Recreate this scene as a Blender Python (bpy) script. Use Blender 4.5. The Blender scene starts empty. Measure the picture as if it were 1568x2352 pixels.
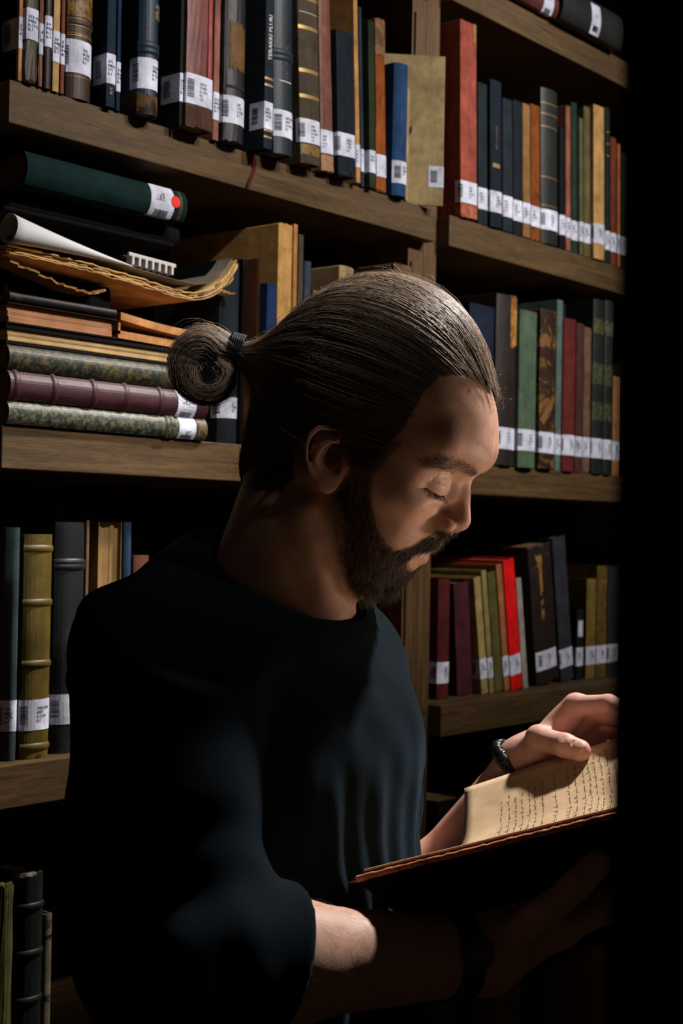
import bpy, bmesh, math, random
import numpy as np
from mathutils import Vector, Matrix

# ------------------------------------------------------------------ camera
SC = bpy.context.scene
COL = SC.collection
ZC = 1.5                                   # eye height of the photographer
YAW, PIT, ROL = math.radians(40.324), math.radians(0.783), math.radians(1.064)
FPX, CX, CY = 3267.0, 784.0, 1176.0
CAM = np.array([0.0, 0.0, ZC])
_f = np.array([math.cos(YAW)*math.cos(PIT), math.sin(YAW)*math.cos(PIT), math.sin(PIT)])
_r = np.array([math.sin(YAW), -math.cos(YAW), 0.0])
_u = np.cross(_r, _f)
AR = math.cos(ROL)*_r + math.sin(ROL)*_u
AU = -math.sin(ROL)*_r + math.cos(ROL)*_u
AF = _f
cam_d = bpy.data.cameras.new('camera')
cam = bpy.data.objects.new('camera', cam_d)
COL.objects.link(cam)
cam.matrix_world = Matrix(((AR[0], AU[0], -AF[0], CAM[0]), (AR[1], AU[1], -AF[1], CAM[1]),
                           (AR[2], AU[2], -AF[2], CAM[2]), (0, 0, 0, 1)))
cam_d.sensor_fit = 'VERTICAL'; cam_d.sensor_height = 36.0; cam_d.sensor_width = 24.0
cam_d.lens = 36.0*FPX/2352.0
cam_d.clip_start = 0.02
cam_d.dof.use_dof = True
cam_d.dof.focus_distance = 1.24
cam_d.dof.aperture_fstop = 10.0
SC.camera = cam
SC.view_settings.view_transform = 'Standard'
SC.view_settings.look = 'None'
SC.view_settings.exposure = 0.0
SC.view_settings.gamma = 1.0
SC.view_settings.use_curve_mapping = False
# ------------------------------------------------------------------ light
W = bpy.data.worlds.new('dark_room'); SC.world = W; W.use_nodes = True
W.node_tree.nodes['Background'].inputs[0].default_value = (1.0, 0.72, 0.5, 1)
W.node_tree.nodes['Background'].inputs[1].default_value = 0.016
def lamp(name, loc, power, color, radius, kind='POINT'):
    l = bpy.data.lights.new(name, kind); l.energy = power; l.color = color
    l.shadow_soft_size = radius
    o = bpy.data.objects.new(name, l); COL.objects.link(o); o.location = loc
    return o
def spot(name, loc, aim, power, half, blend, color, radius):
    o = lamp(name, loc, power, color, radius, 'SPOT'); o.data.spot_size = math.radians(2*half); o.data.spot_blend = blend
    o.rotation_euler = (Vector(aim)-Vector(loc)).to_track_quat('-Z', 'Y').to_euler(); return o
# track spotlights under the ceiling wash the upper shelves, one more down the aisle shines on the reader
for _x, _z, _p in ((0.93, 2.02, 76.0), (1.50, 1.95, 70.0), (2.06, 1.95, 92.0)):
    spot('track_spotlight', (_x+.12, -.25, 2.75), (_x, 1.22, _z), _p, 23.0, .7, (1.0, 0.95, 0.91), .03)
spot('aisle_spotlight', (2.12, .60, 2.86), (.98, .78, 1.38), 290.0, 18.0, .35, (1.0, 0.93, 0.87), .06)
# added warm fill from an unseen source, brightens only the reader's face
spot('face_fill_spot', (1.98, -.06, 1.22), (1.00, .745, 1.56), 52.0, 8.5, 1.0, (1.0, .78, .62), .14)

# ------------------------------------------------------------------ helpers
def ray(px, py):
    return AF + AR*(px-CX)/FPX - AU*(py-CY)/FPX
def cpt(px, py, d):
    """world point seen at a pixel of the photograph, d metres along the view axis"""
    return CAM + ray(px, py)*d
def on_y(px, py, Y):
    r = ray(px, py); return CAM + r*(Y/r[1])
def x_at(px, Y, z):
    """x of the point on the level line (.,Y,z) that lies in image column px"""
    k = (px-CX)/FPX; w = AR - k*AF
    return -(w[1]*Y + w[2]*(z-ZC))/w[0]
def z_at(py, x, Y):
    k = -(py-CY)/FPX; w = AU - k*AF
    return ZC - (w[0]*x + w[1]*Y)/w[2]
def proj(p):
    q = np.asarray(p, float)-CAM; d = q@AF
    return CX+FPX*(q@AR)/d, CY-FPX*(q@AU)/d, d
def lin(c):
    return tuple((v/12.92 if v <= .04045 else ((v+.055)/1.055)**2.4) for v in (x/255.0 for x in c))

def mesh_obj(name, verts, faces, mat, parent=None, smooth=False):
    me = bpy.data.meshes.new(name)
    me.from_pydata([tuple(map(float, v)) for v in verts], [], faces)
    if smooth: me.polygons.foreach_set('use_smooth', [True]*len(me.polygons))
    me.update()
    if mat is not None: me.materials.append(mat)
    o = bpy.data.objects.new(name, me); COL.objects.link(o)
    if parent is not None: o.parent = parent
    return o
def data_obj(name, me, parent=None):
    o = bpy.data.objects.new(name, me); COL.objects.link(o)
    if parent is not None: o.parent = parent
    return o
def empty(name, loc=(0, 0, 0), rot=(0, 0, 0)):
    o = bpy.data.objects.new(name, None); COL.objects.link(o)
    o.location = loc; o.rotation_euler = rot; o.empty_display_size = .05
    return o
def tag(o, label=None, cat=None, group=None, kind=None):
    if label: o['label'] = label
    if cat: o['category'] = cat
    if group: o['group'] = group
    if kind: o['kind'] = kind
    return o
def box_vf(x0, x1, y0, y1, z0, z1, bev=0.0):
    if bev <= 0:
        v = [(x0,y0,z0),(x1,y0,z0),(x1,y1,z0),(x0,y1,z0),(x0,y0,z1),(x1,y0,z1),(x1,y1,z1),(x0,y1,z1)]
        f = [(0,3,2,1),(4,5,6,7),(0,1,5,4),(1,2,6,5),(2,3,7,6),(3,0,4,7)]
        return v, f
    bm = bmesh.new()
    v, f = box_vf(x0, x1, y0, y1, z0, z1)
    vs = [bm.verts.new(p) for p in v]
    for q in f: bm.faces.new([vs[i] for i in q])
    bmesh.ops.bevel(bm, geom=bm.edges[:], offset=bev, segments=2, profile=.6, affect='EDGES')
    bm.verts.index_update()
    V = [tuple(p.co) for p in bm.verts]; F = [tuple(p.index for p in q.verts) for q in bm.faces]
    bm.free(); return V, F
def box(name, x0, x1, y0, y1, z0, z1, mat, parent=None, bev=0.0):
    v, f = box_vf(x0, x1, y0, y1, z0, z1, bev)
    return mesh_obj(name, v, f, mat, parent)
class Acc:
    """collects verts and faces of one mesh"""
    def __init__(s): s.v = []; s.f = []
    def add(s, v, f):
        n = len(s.v); s.v += [tuple(p) for p in v]; s.f += [tuple(i+n for i in q) for q in f]
    def box(s, *a): s.add(*box_vf(*a))
    def build(s, name, mat, parent=None, smooth=False): return mesh_obj(name, s.v, s.f, mat, parent, smooth)
# ------------------------------------------------------------------ materials
def new_mat(name):
    m = bpy.data.materials.new(name); m.use_nodes = True
    nt = m.node_tree; b = nt.nodes['Principled BSDF']
    return m, nt, b
def N(nt, t, **kw):
    n = nt.nodes.new(t)
    for k, v in kw.items():
        if k == 'inp':
            for a, c in v.items(): n.inputs[a].default_value = c
        else: setattr(n, k, v)
    return n
def ramp(nt, stops, interp='LINEAR'):
    r = nt.nodes.new('ShaderNodeValToRGB'); r.color_ramp.interpolation = interp
    e = r.color_ramp.elements
    while len(e) < len(stops): e.new(0.5)
    for k, (p, c) in enumerate(stops):
        e[k].position = p; e[k].color = (*c[:3], 1)
    return r
def plain(name, rgb, rough=.6, spec=.3):
    m, nt, b = new_mat(name)
    b.inputs['Base Color'].default_value = (*rgb, 1); b.inputs['Roughness'].default_value = rough
    b.inputs['Specular IOR Level'].default_value = spec
    return m
def wood_mat(name, dark, light, scale=(1.5, 26, 26), rough=.55):
    m, nt, b = new_mat(name)
    tc = N(nt, 'ShaderNodeTexCoord'); mp = N(nt, 'ShaderNodeMapping'); mp.inputs['Scale'].default_value = scale
    n1 = N(nt, 'ShaderNodeTexNoise', inp={'Scale': 5.0, 'Detail': 8.0, 'Roughness': .62, 'Distortion': .6})
    n2 = N(nt, 'ShaderNodeTexNoise', inp={'Scale': 34.0, 'Detail': 3.0, 'Roughness': .7})
    r1 = ramp(nt, [(.28, dark), (.5, [(a+c)/2 for a, c in zip(dark, light)]), (.72, light)])
    r2 = ramp(nt, [(.35, (.5, .5, .5)), (.6, (1, 1, 1))])
    mx = N(nt, 'ShaderNodeMix', data_type='RGBA', blend_type='MULTIPLY'); mx.inputs[0].default_value = .8
    L = nt.links.new
    L(tc.outputs['Object'], mp.inputs[0]); L(mp.outputs[0], n1.inputs[0]); L(mp.outputs[0], n2.inputs[0])
    L(n1.outputs[0], r1.inputs[0]); L(n2.outputs[0], r2.inputs[0])
    L(r1.outputs[0], mx.inputs[6]); L(r2.outputs[0], mx.inputs[7]); L(mx.outputs[2], b.inputs['Base Color'])
    bp = N(nt, 'ShaderNodeBump', inp={'Strength': .25, 'Distance': .0006}); L(n2.outputs[0], bp.inputs['Height'])
    L(bp.outputs[0], b.inputs['Normal'])
    b.inputs['Roughness'].default_value = rough; b.inputs['Specular IOR Level'].default_value = .3
    return m
BOOST = .80
def alb(c, k=1.0):
    return tuple(min(.85, v**1.16*BOOST*1.08*k) for v in lin(c))
_mats = {}
def cover_mat(rgb, kind='cloth', wear=None, k=1.0, rough=None):
    """aged bookbinding: base tone with mottling, scuffs of a second tone and a fine weave"""
    key_ = (tuple(rgb), kind, wear, k, rough)
    if key_ in _mats: return _mats[key_]
    m, nt, b = new_mat('binding_%s_%02x%02x%02x' % (kind, *rgb)); L = nt.links.new
    base = alb(rgb, k)
    tc = N(nt, 'ShaderNodeTexCoord'); oi = N(nt, 'ShaderNodeObjectInfo')
    off = N(nt, 'ShaderNodeVectorMath', operation='SCALE'); off.inputs[0].default_value = (7, 3, 5)
    L(oi.outputs['Random'], off.inputs['Scale'])
    add = N(nt, 'ShaderNodeVectorMath', operation='ADD'); L(tc.outputs['Object'], add.inputs[0]); L(off.outputs[0], add.inputs[1])
    n1 = N(nt, 'ShaderNodeTexNoise', inp={'Scale': 38.0, 'Detail': 6.0, 'Roughness': .65})
    L(add.outputs[0], n1.inputs[0])
    r1 = ramp(nt, [(.3, tuple(v*.62 for v in base)), (.7, tuple(min(1, v*1.3) for v in base))])
    L(n1.outputs[0], r1.inputs[0]); col = r1.outputs[0]
    # rubbing along the height and fine specks
    ms = N(nt, 'ShaderNodeMapping'); ms.inputs['Scale'].default_value = (420, 420, 16); L(add.outputs[0], ms.inputs[0])
    ns = N(nt, 'ShaderNodeTexNoise', inp={'Scale': 1.0, 'Detail': 4.0, 'Roughness': .7}); L(ms.outputs[0], ns.inputs[0])
    rs = ramp(nt, [(.28, (.55, .55, .55)), (.52, (1, 1, 1)), (.74, (1.35, 1.33, 1.3))]); L(ns.outputs[0], rs.inputs[0])
    mm = N(nt, 'ShaderNodeMix', data_type='RGBA', blend_type='MULTIPLY'); mm.inputs[0].default_value = .75 if kind != 'paper' else .35
    L(col, mm.inputs[6]); L(rs.outputs[0], mm.inputs[7]); col = mm.outputs[2]
    if wear:
        wr = alb(wear, k)
        n2 = N(nt, 'ShaderNodeTexNoise', inp={'Scale': 26.0 if kind != 'marble' else 150.0, 'Detail': 9.0, 'Roughness': .72, 'Distortion': .8})
        L(add.outputs[0], n2.inputs[0])
        lo, hi = {'marble': (.46, .58), 'patch': (.50, .56)}.get(kind, (.58, .68))
        r2 = ramp(nt, [(lo, (0, 0, 0)), (hi, (1, 1, 1))]); L(n2.outputs[0], r2.inputs[0])
        mx = N(nt, 'ShaderNodeMix', data_type='RGBA'); L(r2.outputs[0], mx.inputs[0]); L(col, mx.inputs[6])
        mx.inputs[7].default_value = (*wr, 1); col = mx.outputs[2]
    L(col, b.inputs['Base Color'])
    n3 = N(nt, 'ShaderNodeTexNoise', inp={'Scale': 900.0 if kind == 'cloth' else 260.0, 'Detail': 3.0})
    L(add.outputs[0], n3.inputs[0])
    bp = N(nt, 'ShaderNodeBump', inp={'Strength': .35, 'Distance': .0006}); L(n3.outputs[0], bp.inputs['Height'])
    L(bp.outputs[0], b.inputs['Normal'])
    b.inputs['Roughness'].default_value = rough if rough is not None else {'cloth': .8, 'leather': .5, 'marble': .5, 'patch': .6, 'paper': .9}.get(kind, .7)
    b.inputs['Specular IOR Level'].default_value = .35 if kind in ('leather', 'marble') else .15
    _mats[key_] = m; return m
def page_mat(rgb, k=1.0, axis=0):
    """stacked leaves: fine streaks across the given local axis"""
    key_ = ('page', tuple(rgb), k, axis)
    if key_ in _mats: return _mats[key_]
    m, nt, b = new_mat('leaves_%02x%02x%02x' % tuple(rgb)); L = nt.links.new
    c = alb(rgb, k)
    tc = N(nt, 'ShaderNodeTexCoord'); mp = N(nt, 'ShaderNodeMapping')
    s = [4, 4, 4]; s[axis] = 900; mp.inputs['Scale'].default_value = s
    n1 = N(nt, 'ShaderNodeTexNoise', inp={'Scale': 1.0, 'Detail': 3.0, 'Roughness': .6})
    n2 = N(nt, 'ShaderNodeTexNoise', inp={'Scale': 30.0, 'Detail': 4.0})
    L(tc.outputs['Object'], mp.inputs[0]); L(mp.outputs[0], n1.inputs[0]); L(tc.outputs['Object'], n2.inputs[0])
    r1 = ramp(nt, [(.3, tuple(v*.45 for v in c)), (.6, c)]); L(n1.outputs[0], r1.inputs[0])
    r2 = ramp(nt, [(.3, (.72, .66, .58)), (.65, (1, 1, 1))]); L(n2.outputs[0], r2.inputs[0])
    mx = N(nt, 'ShaderNodeMix', data_type='RGBA', blend_type='MULTIPLY'); mx.inputs[0].default_value = 1
    L(r1.outputs[0], mx.inputs[6]); L(r2.outputs[0], mx.inputs[7]); L(mx.outputs[2], b.inputs['Base Color'])
    bp = N(nt, 'ShaderNodeBump', inp={'Strength': .5, 'Distance': .0008}); L(n1.outputs[0], bp.inputs['Height']); L(bp.outputs[0], b.inputs['Normal'])
    b.inputs['Roughness'].default_value = .9; b.inputs['Specular IOR Level'].default_value = .1
    _mats[key_] = m; return m
WOOD = wood_mat('oak_stain', lin((60, 44, 24)), lin((106, 80, 47)))
WOODV = wood_mat('oak_stain_upright', lin((66, 48, 27)), lin((116, 86, 51)), (26, 26, 1.5))
BACKM = wood_mat('back_board', lin((26, 17, 12)), lin((42, 28, 19)), (10, 10, 1.2), .75)
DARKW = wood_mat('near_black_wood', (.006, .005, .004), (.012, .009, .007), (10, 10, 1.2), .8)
LABELM = cover_mat((204, 206, 220), 'paper', None, 1.25)
INK = plain('black_ink', (.006, .007, .009), .6, .2)
GOLD = plain('dull_gilt', (.36, .23, .085), .5, .4); GOLD.node_tree.nodes['Principled BSDF'].inputs['Metallic'].default_value = .55
SILV = plain('pale_stamping', (.55, .52, .50), .6, .3)
REDDOT = plain('red_sticker', (.75, .03, .02), .6)
# ------------------------------------------------------------------ the room and the bookcases
D = 1.22                                          # plane of the shelf fronts
SH = [ZC+.821, ZC+.463, ZC+.104, ZC-.250, ZC-.608, ZC-.966, ZC-1.324]   # tops of the shelves, upper first
TH = .045
PLASTER = cover_mat((60, 52, 46), 'paper', None, .6)
FLOORM = wood_mat('floor_boards', lin((46, 32, 24)), lin((70, 50, 36)), (1.2, 9, 9), .6)
def setting(o): o['kind'] = 'structure'; return o
setting(box('floor', -1.6, 4.2, -1.6, 1.66, -.05, 0, FLOORM))
setting(box('wall_back', -1.6, 4.2, 1.60, 1.66, 0, 3.0, PLASTER))
setting(box('ceiling', -1.6, 4.2, -1.6, 1.66, 3.0, 3.05, PLASTER))
BK = 1.56                                         # back of the bookcases
YST = D+.022                                      # face of the stiles
def bookcase(label, x0, x1, stiles, shelf_x, tops):
    r = tag(empty('bookcase', ((x0+x1)/2, (D+BK)/2, 0)), label, 'bookcase', 'wall bookcases')
    ox, oy = r.location.x, r.location.y
    def B(name, a, b, c, d, e, f, m, bev=.0012): return box(name, a-ox, b-ox, c-oy, d-oy, e, f, m, r, bev)
    B('back_panel', x0, x1, BK-.008, BK, 0, 2.74, BACKM, 0)
    for (a, b) in stiles: B('upright', a, b, YST, BK-.008, 0, 2.74, WOODV)
    sx0, sx1 = shelf_x
    for z in tops: B('shelf', sx0, sx1, D, BK-.008, z-TH, z, WOOD)
    B('top_board', x0, x1, D, BK, 2.74, 2.785, WOOD)
    B('plinth', sx0+.002, sx1-.002, D+.03, D+.05, 0, SH[-1]-TH, WOOD)
    return r
SX0 = .893
left_case = bookcase('brown wooden bookcase whose middle shelf holds the pile of lying volumes', .858, 1.6350, [(.858, .8925), (1.600, 1.6348)], (SX0, 1.6345), SH)
right_case = bookcase('brown wooden bookcase holding the red-spined books beside the shared upright', 1.6355, 2.46, [(1.6355, 1.6665), (2.425, 2.46)], (1.668, 2.424), SH)
# moulding strips that run up the face of the stiles between the shelves
for i, z in enumerate(SH[1:]):
    zt = SH[i]-TH if i else SH[0]-TH
    o = box('stile_strip', 1.604-left_case.location.x, 1.622-left_case.location.x, YST-.004-left_case.location.y, YST+.001-left_case.location.y, z+.03, zt-.03, WOODV, left_case, .001)
# slim upright post the photographer looks past, in full shade
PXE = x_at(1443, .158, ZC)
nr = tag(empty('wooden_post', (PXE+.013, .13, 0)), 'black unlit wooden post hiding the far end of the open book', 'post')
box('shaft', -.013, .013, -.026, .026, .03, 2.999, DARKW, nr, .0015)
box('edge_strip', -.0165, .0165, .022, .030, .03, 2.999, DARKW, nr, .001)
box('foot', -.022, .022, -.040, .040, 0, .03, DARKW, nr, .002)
# ------------------------------------------------------------------ books
rng = random.Random(7)
_txt = {}
def text_mesh(s, size=.0046, res=1):
    k = (s, size)
    if k in _txt: return _txt[k]
    cu = bpy.data.curves.new('t', 'FONT'); cu.body = s; cu.size = size; cu.resolution_u = res; cu.space_line = .95
    cu.offset = .00006 if size < .006 else .0001
    ob = bpy.data.objects.new('t', cu); COL.objects.link(ob)
    bpy.context.view_layer.update()
    me = bpy.data.meshes.new_from_object(ob.evaluated_get(bpy.context.evaluated_depsgraph_get()))
    v = [tuple(p.co) for p in me.vertices]; f = [tuple(p.vertices) for p in me.polygons]
    bpy.data.objects.remove(ob); bpy.data.curves.remove(cu); bpy.data.meshes.remove(me)
    _txt[k] = (v, f); return _txt[k]
class Spine:
    """outer outline of a cover seen from above: left board, spine curve, right board; s = arc length from the spine's middle"""
    def __init__(s_, T, Wd, bulge, n=10):
        h = T/2; pts = []
        for k in range(n+1):
            a = -1+2*k/n
            pts.append((h*a, -bulge*(1-abs(a)**2.4)))
        s_.arc = [np.array(p) for p in pts]
        s_.path = [np.array((-h, Wd))]+s_.arc+[np.array((h, Wd))]
        L = [0]
        for a, b in zip(s_.path[:-1], s_.path[1:]): L.append(L[-1]+np.linalg.norm(b-a))
        mid = Wd + (L[-1]-2*Wd)/2
        s_.L = np.array(L)-mid; s_.P = np.array(s_.path)
        d = np.diff(s_.P, axis=0); nn = np.stack([d[:, 1], -d[:, 0]], 1)   # outward = right-hand side of travel
        nn /= np.linalg.norm(nn, axis=1)[:, None]+1e-12
        vn = np.zeros_like(s_.P); vn[:-1] += nn; vn[1:] += nn; vn /= np.linalg.norm(vn, axis=1)[:, None]
        s_.N = vn
        s_.half = (L[-1]-2*Wd)/2
    def at(s_, s, off=0.0):
        x = np.interp(s, s_.L, s_.P[:, 0]); y = np.interp(s, s_.L, s_.P[:, 1])
        nx = np.interp(s, s_.L, s_.N[:, 0]); ny = np.interp(s, s_.L, s_.N[:, 1])
        return x+nx*off, y+ny*off
    def strip(s_, s0, s1, z0, z1, off, n=12, tilt=0.0):
        v = []; f = []
        ss = sorted(set([s0, s1]+[float(q) for q in s_.L if s0 < q < s1]+list(np.linspace(s0, s1, n))))
        for s in ss:
            x, y = s_.at(s, off); dz = tilt*(s-s0)
            v += [(x, y, z0+dz), (x, y, z1+dz)]
        for k in range(len(ss)-1): f.append((2*k, 2*k+2, 2*k+3, 2*k+1))
        return v, f
def make_book(T, Wd, H, cov, page, bulge=.003, board=.0022, worn=0.0, bands=(), gilt=(), label=None, lz=.035, lh=.033,
              fore=False, seed=0, extra=None, lw=.056, lshift=-.003, nospine=False, name='book', spinemat=None):
    """a book standing on its tail at the origin, spine towards -y; returns its root"""
    R = random.Random(seed)
    root = empty(name)
    T = max(T, .004)
    if T < .011: board = min(board, T*.14)
    sp = Spine(T, Wd, bulge)
    spi = Spine(max(T-2*board, .002), Wd, max(bulge-board*.2, 0.0))
    if fore == 'open':
        pass
    # cover: walls between outer and inner outline, subdivided in height so that worn edges can wander
    nz = 7 if worn else 1
    zs = [H*k/nz for k in range(nz+1)]
    po = sp.path; inn = [np.array((p[0], p[1]+(board if 0 < i < len(spi.path)-1 else 0))) for i, p in enumerate(spi.path)]
    m = len(po)
    if not nospine:
        v = []; f = []
        for j, z in enumerate(zs):
            for i in range(m):
                jx = (R.random()-.5)*worn*.5 if worn and 0 < i < m-1 else 0
                jz = 0
                if worn and 0 < i < m-1 and j in (0, nz): jz = (R.random()*.9)*worn*(1 if j == 0 else -1)*2.2
                v.append((po[i][0]+jx, po[i][1]+abs(jx), z+jz))
            for i in range(m): v.append((inn[i][0], inn[i][1], z))
        st = 2*m
        for j in range(nz):
            a, b = j*st, (j+1)*st
            for i in range(m-1):
                f.append((a+i, a+i+1, b+i+1, b+i)); f.append((a+m+i+1, a+m+i, b+m+i, b+m+i+1))
            f.append((a+m, a, b, b+m)); f.append((a+m-1, a+2*m-1, b+2*m-1, b+m-1))
        t = nz*st
        for i in range(m-1):
            f.append((i+1, i, m+i, m+i+1)); f.append((t+i, t+i+1, t+m+i+1, t+m+i))
        c = mesh_obj('cover', v, f, cov, root)
        if worn or bulge > .004:
            pass
    else:
        for sx in (-1, 1):
            box('board', sx*T/2-(board if sx > 0 else 0), sx*T/2+(0 if sx > 0 else board), 0, Wd, 0, H, cov, root)
    # leaves
    ti = T/2-board-.0002
    if ti > .0008:
        y0 = .003 if not nospine else .0035
        g = .003 if H > .12 else .0015
        if nospine:      # slightly uneven gatherings
            a = Acc(); n = max(2, int(ti*2/.006)); w = 2*ti/n
            for k in range(n):
                a.box(-ti+k*w, -ti+(k+1)*w-.0002, y0+R.random()*.0022, Wd-.003, g+R.random()*.0006, H-g-R.random()*.004)
            a.build('page_block', page, root)
        else:
            box('page_block', -ti, ti, y0, Wd-.004, g, H-g, page, root)
    for z in bands:
        if z > H-.006: continue
        v, f = sp.strip(-sp.half, sp.half, z-.0022, z+.0022, .0016)
        n = len(v); sv = Spine.strip(sp, -sp.half, sp.half, z-.0040, z+.0040, .0001)[0]
        vv = v+sv; ff = list(f)
        for k in range(n//2-1):
            ff += [(2*k+1, 2*k+3, n+2*k+3, n+2*k+1), (2*k, n+2*k, n+2*k+2, 2*k+2)]
        mesh_obj('raised_band', vv, ff, spinemat or cov, root, True)
    for g_ in gilt:
        if g_[1] > H-.002: continue
        z0, z1 = g_[:2]; mt = g_[2] if len(g_) > 2 else GOLD
        fr = g_[3] if len(g_) > 3 else .98
        v, f = sp.strip(-sp.half*fr, sp.half*fr, z0, z1, .00025 if not bands else .0006)
        mesh_obj('gilt_line', v, f, mt, root)
    if label:
        s0, s1 = -lw/2+lshift, lw/2+lshift
        s0 = max(s0, sp.L[0]+.002); s1 = min(s1, sp.L[-1]-.002)
        tl = (R.random()-.5)*.03
        v, f = sp.strip(s0, s1, lz, lz+lh, .0005, tilt=tl)
        lab = mesh_obj('call_number_label', v, f, LABELM, root)
        # barcode, bars stacked like a ladder
        a = Acc(); bz0 = lz+lh*.22; bz1 = lz+lh*.80; z = bz0; sb = max(-lw*.41+lshift, s0+.001)
        while z < bz1:
            w = R.choice((.0005, .0008, .0011)); a.add(*sp.strip(sb, sb+.0095, z, z+w, .0008, 3)); z += w+R.choice((.0005, .0008))
        a.build('barcode', INK, lab)
        if isinstance(label, str):
            tv, tf = text_mesh(label)
            ts = max(sp.half*.0-.001, -sp.half*.62) if T > .026 else -sp.half*.78
            vv = []
            for p in tv:
                s = ts+p[0]; x, y = sp.at(min(s, s1), .0009); vv.append((x, y, lz+lh*.80-.0042+p[1]+tl*(s-s0)))
            mesh_obj('call_number', vv, tf, INK, lab)
    if extra: extra(root, sp, H, Wd)
    return root
def spine_text(s, size, z, mat, shift=0.0, name='spine_title', up=True):
    def fn(root, sp, H, Wd):
        tv, tf = text_mesh(s, size)
        vv = []
        for p in tv:
            q = (p[1]-size*.35)+shift
            x, y = sp.at(-q if up else q, .0006); vv.append((x, y, z+p[0] if up else z-p[0]))
        mesh_obj(name, vv, tf if True else tf, mat, root)
    return fn
def many(*fs):
    def fn(*a):
        for f in fs: f(*a)
    return fn
def patch(s0, s1, z0, z1, mat, name='patch', off=.0007, ragged=.0):
    def fn(root, sp, H, Wd):
        a = max(s0, sp.L[0]); b = min(s1, sp.L[-1]); zb = min(z1, H-.001)
        if z0 > H-.01: return
        v, f = sp.strip(a, b, z0, zb, off)
        if ragged:
            R = random.Random(int(z0*1e5)); v = [(x, y, min(H, max(.0005, z+(R.random()-.5)*ragged))) for x, y, z in v]
        mesh_obj(name, v, f, mat, root)
    return fn
def stand(shelf, xl, xr, ytop, o, desc, place, cov, page=(150, 125, 90), H=None, xt=None, Wd=.17, prev=None, rz=0.0, sink=0.0,
          cat='book', name='book', lean=None, **kw):
    """put a book on a shelf: xl..xr image columns of its spine at the tail, ytop image row of its head, o = overhang past the shelf front in metres"""
    z = SH[shelf]; Y = D-o
    x0 = x_at(xl, Y, z+.03); x1 = x_at(xr, Y, z+.03)
    if prev is not None and x0 < prev: x0 = prev
    T = max(x1-x0-.0018, .0034)
    xc = (x0+x1)/2
    if H is None: H = z_at(ytop, xc, Y)-z
    H = min(max(.08, H), .306)
    lean = math.radians(lean) if lean is not None else 0.0
    if lean: T = T*math.cos(lean); H = min(H/math.cos(lean), .302)
    if xt is not None:
        lean = math.atan2(x_at(xt, Y, z+H)-x0, H); H = H/math.cos(lean); T = T*math.cos(lean)
    pg = page if not isinstance(page, tuple) else page_mat(page)
    r = make_book(T, Wd, H, cov, pg, name=name, **kw)
    tilt = math.tan(abs(lean))*T if False else 0
    r.location = (xc, Y, z+(math.sin(abs(lean))*T/2 if lean else 0)+.0004)
    r.rotation_euler = (0, lean, rz)
    tag(r, desc, cat, place)
    return r, x1
# ---- rows of standing books.  C(...) = binding, seen colour first
def C(*a, **k): return cover_mat(*a, **k)
BLK = (16, 16, 19); NAVY = (28, 38, 50); TEAL = (30, 52, 60)
def run(shelf, place, items, chain=True):
    prev = None
    for i, it in enumerate(items):
        it = dict(it); args = [it.pop(k) for k in ('xl', 'xr', 'yt', 'o', 'd', 'c')]
        fresh = it.pop('fresh', False)
        r, x1 = stand(shelf, *args[:4], args[4], place, args[5], prev=None if (fresh or not chain) else prev, seed=shelf*100+i+17, **it)
        if not it.get('back'): prev = x1
def gp(c, k=1.0): return page_mat(c, k)
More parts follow.
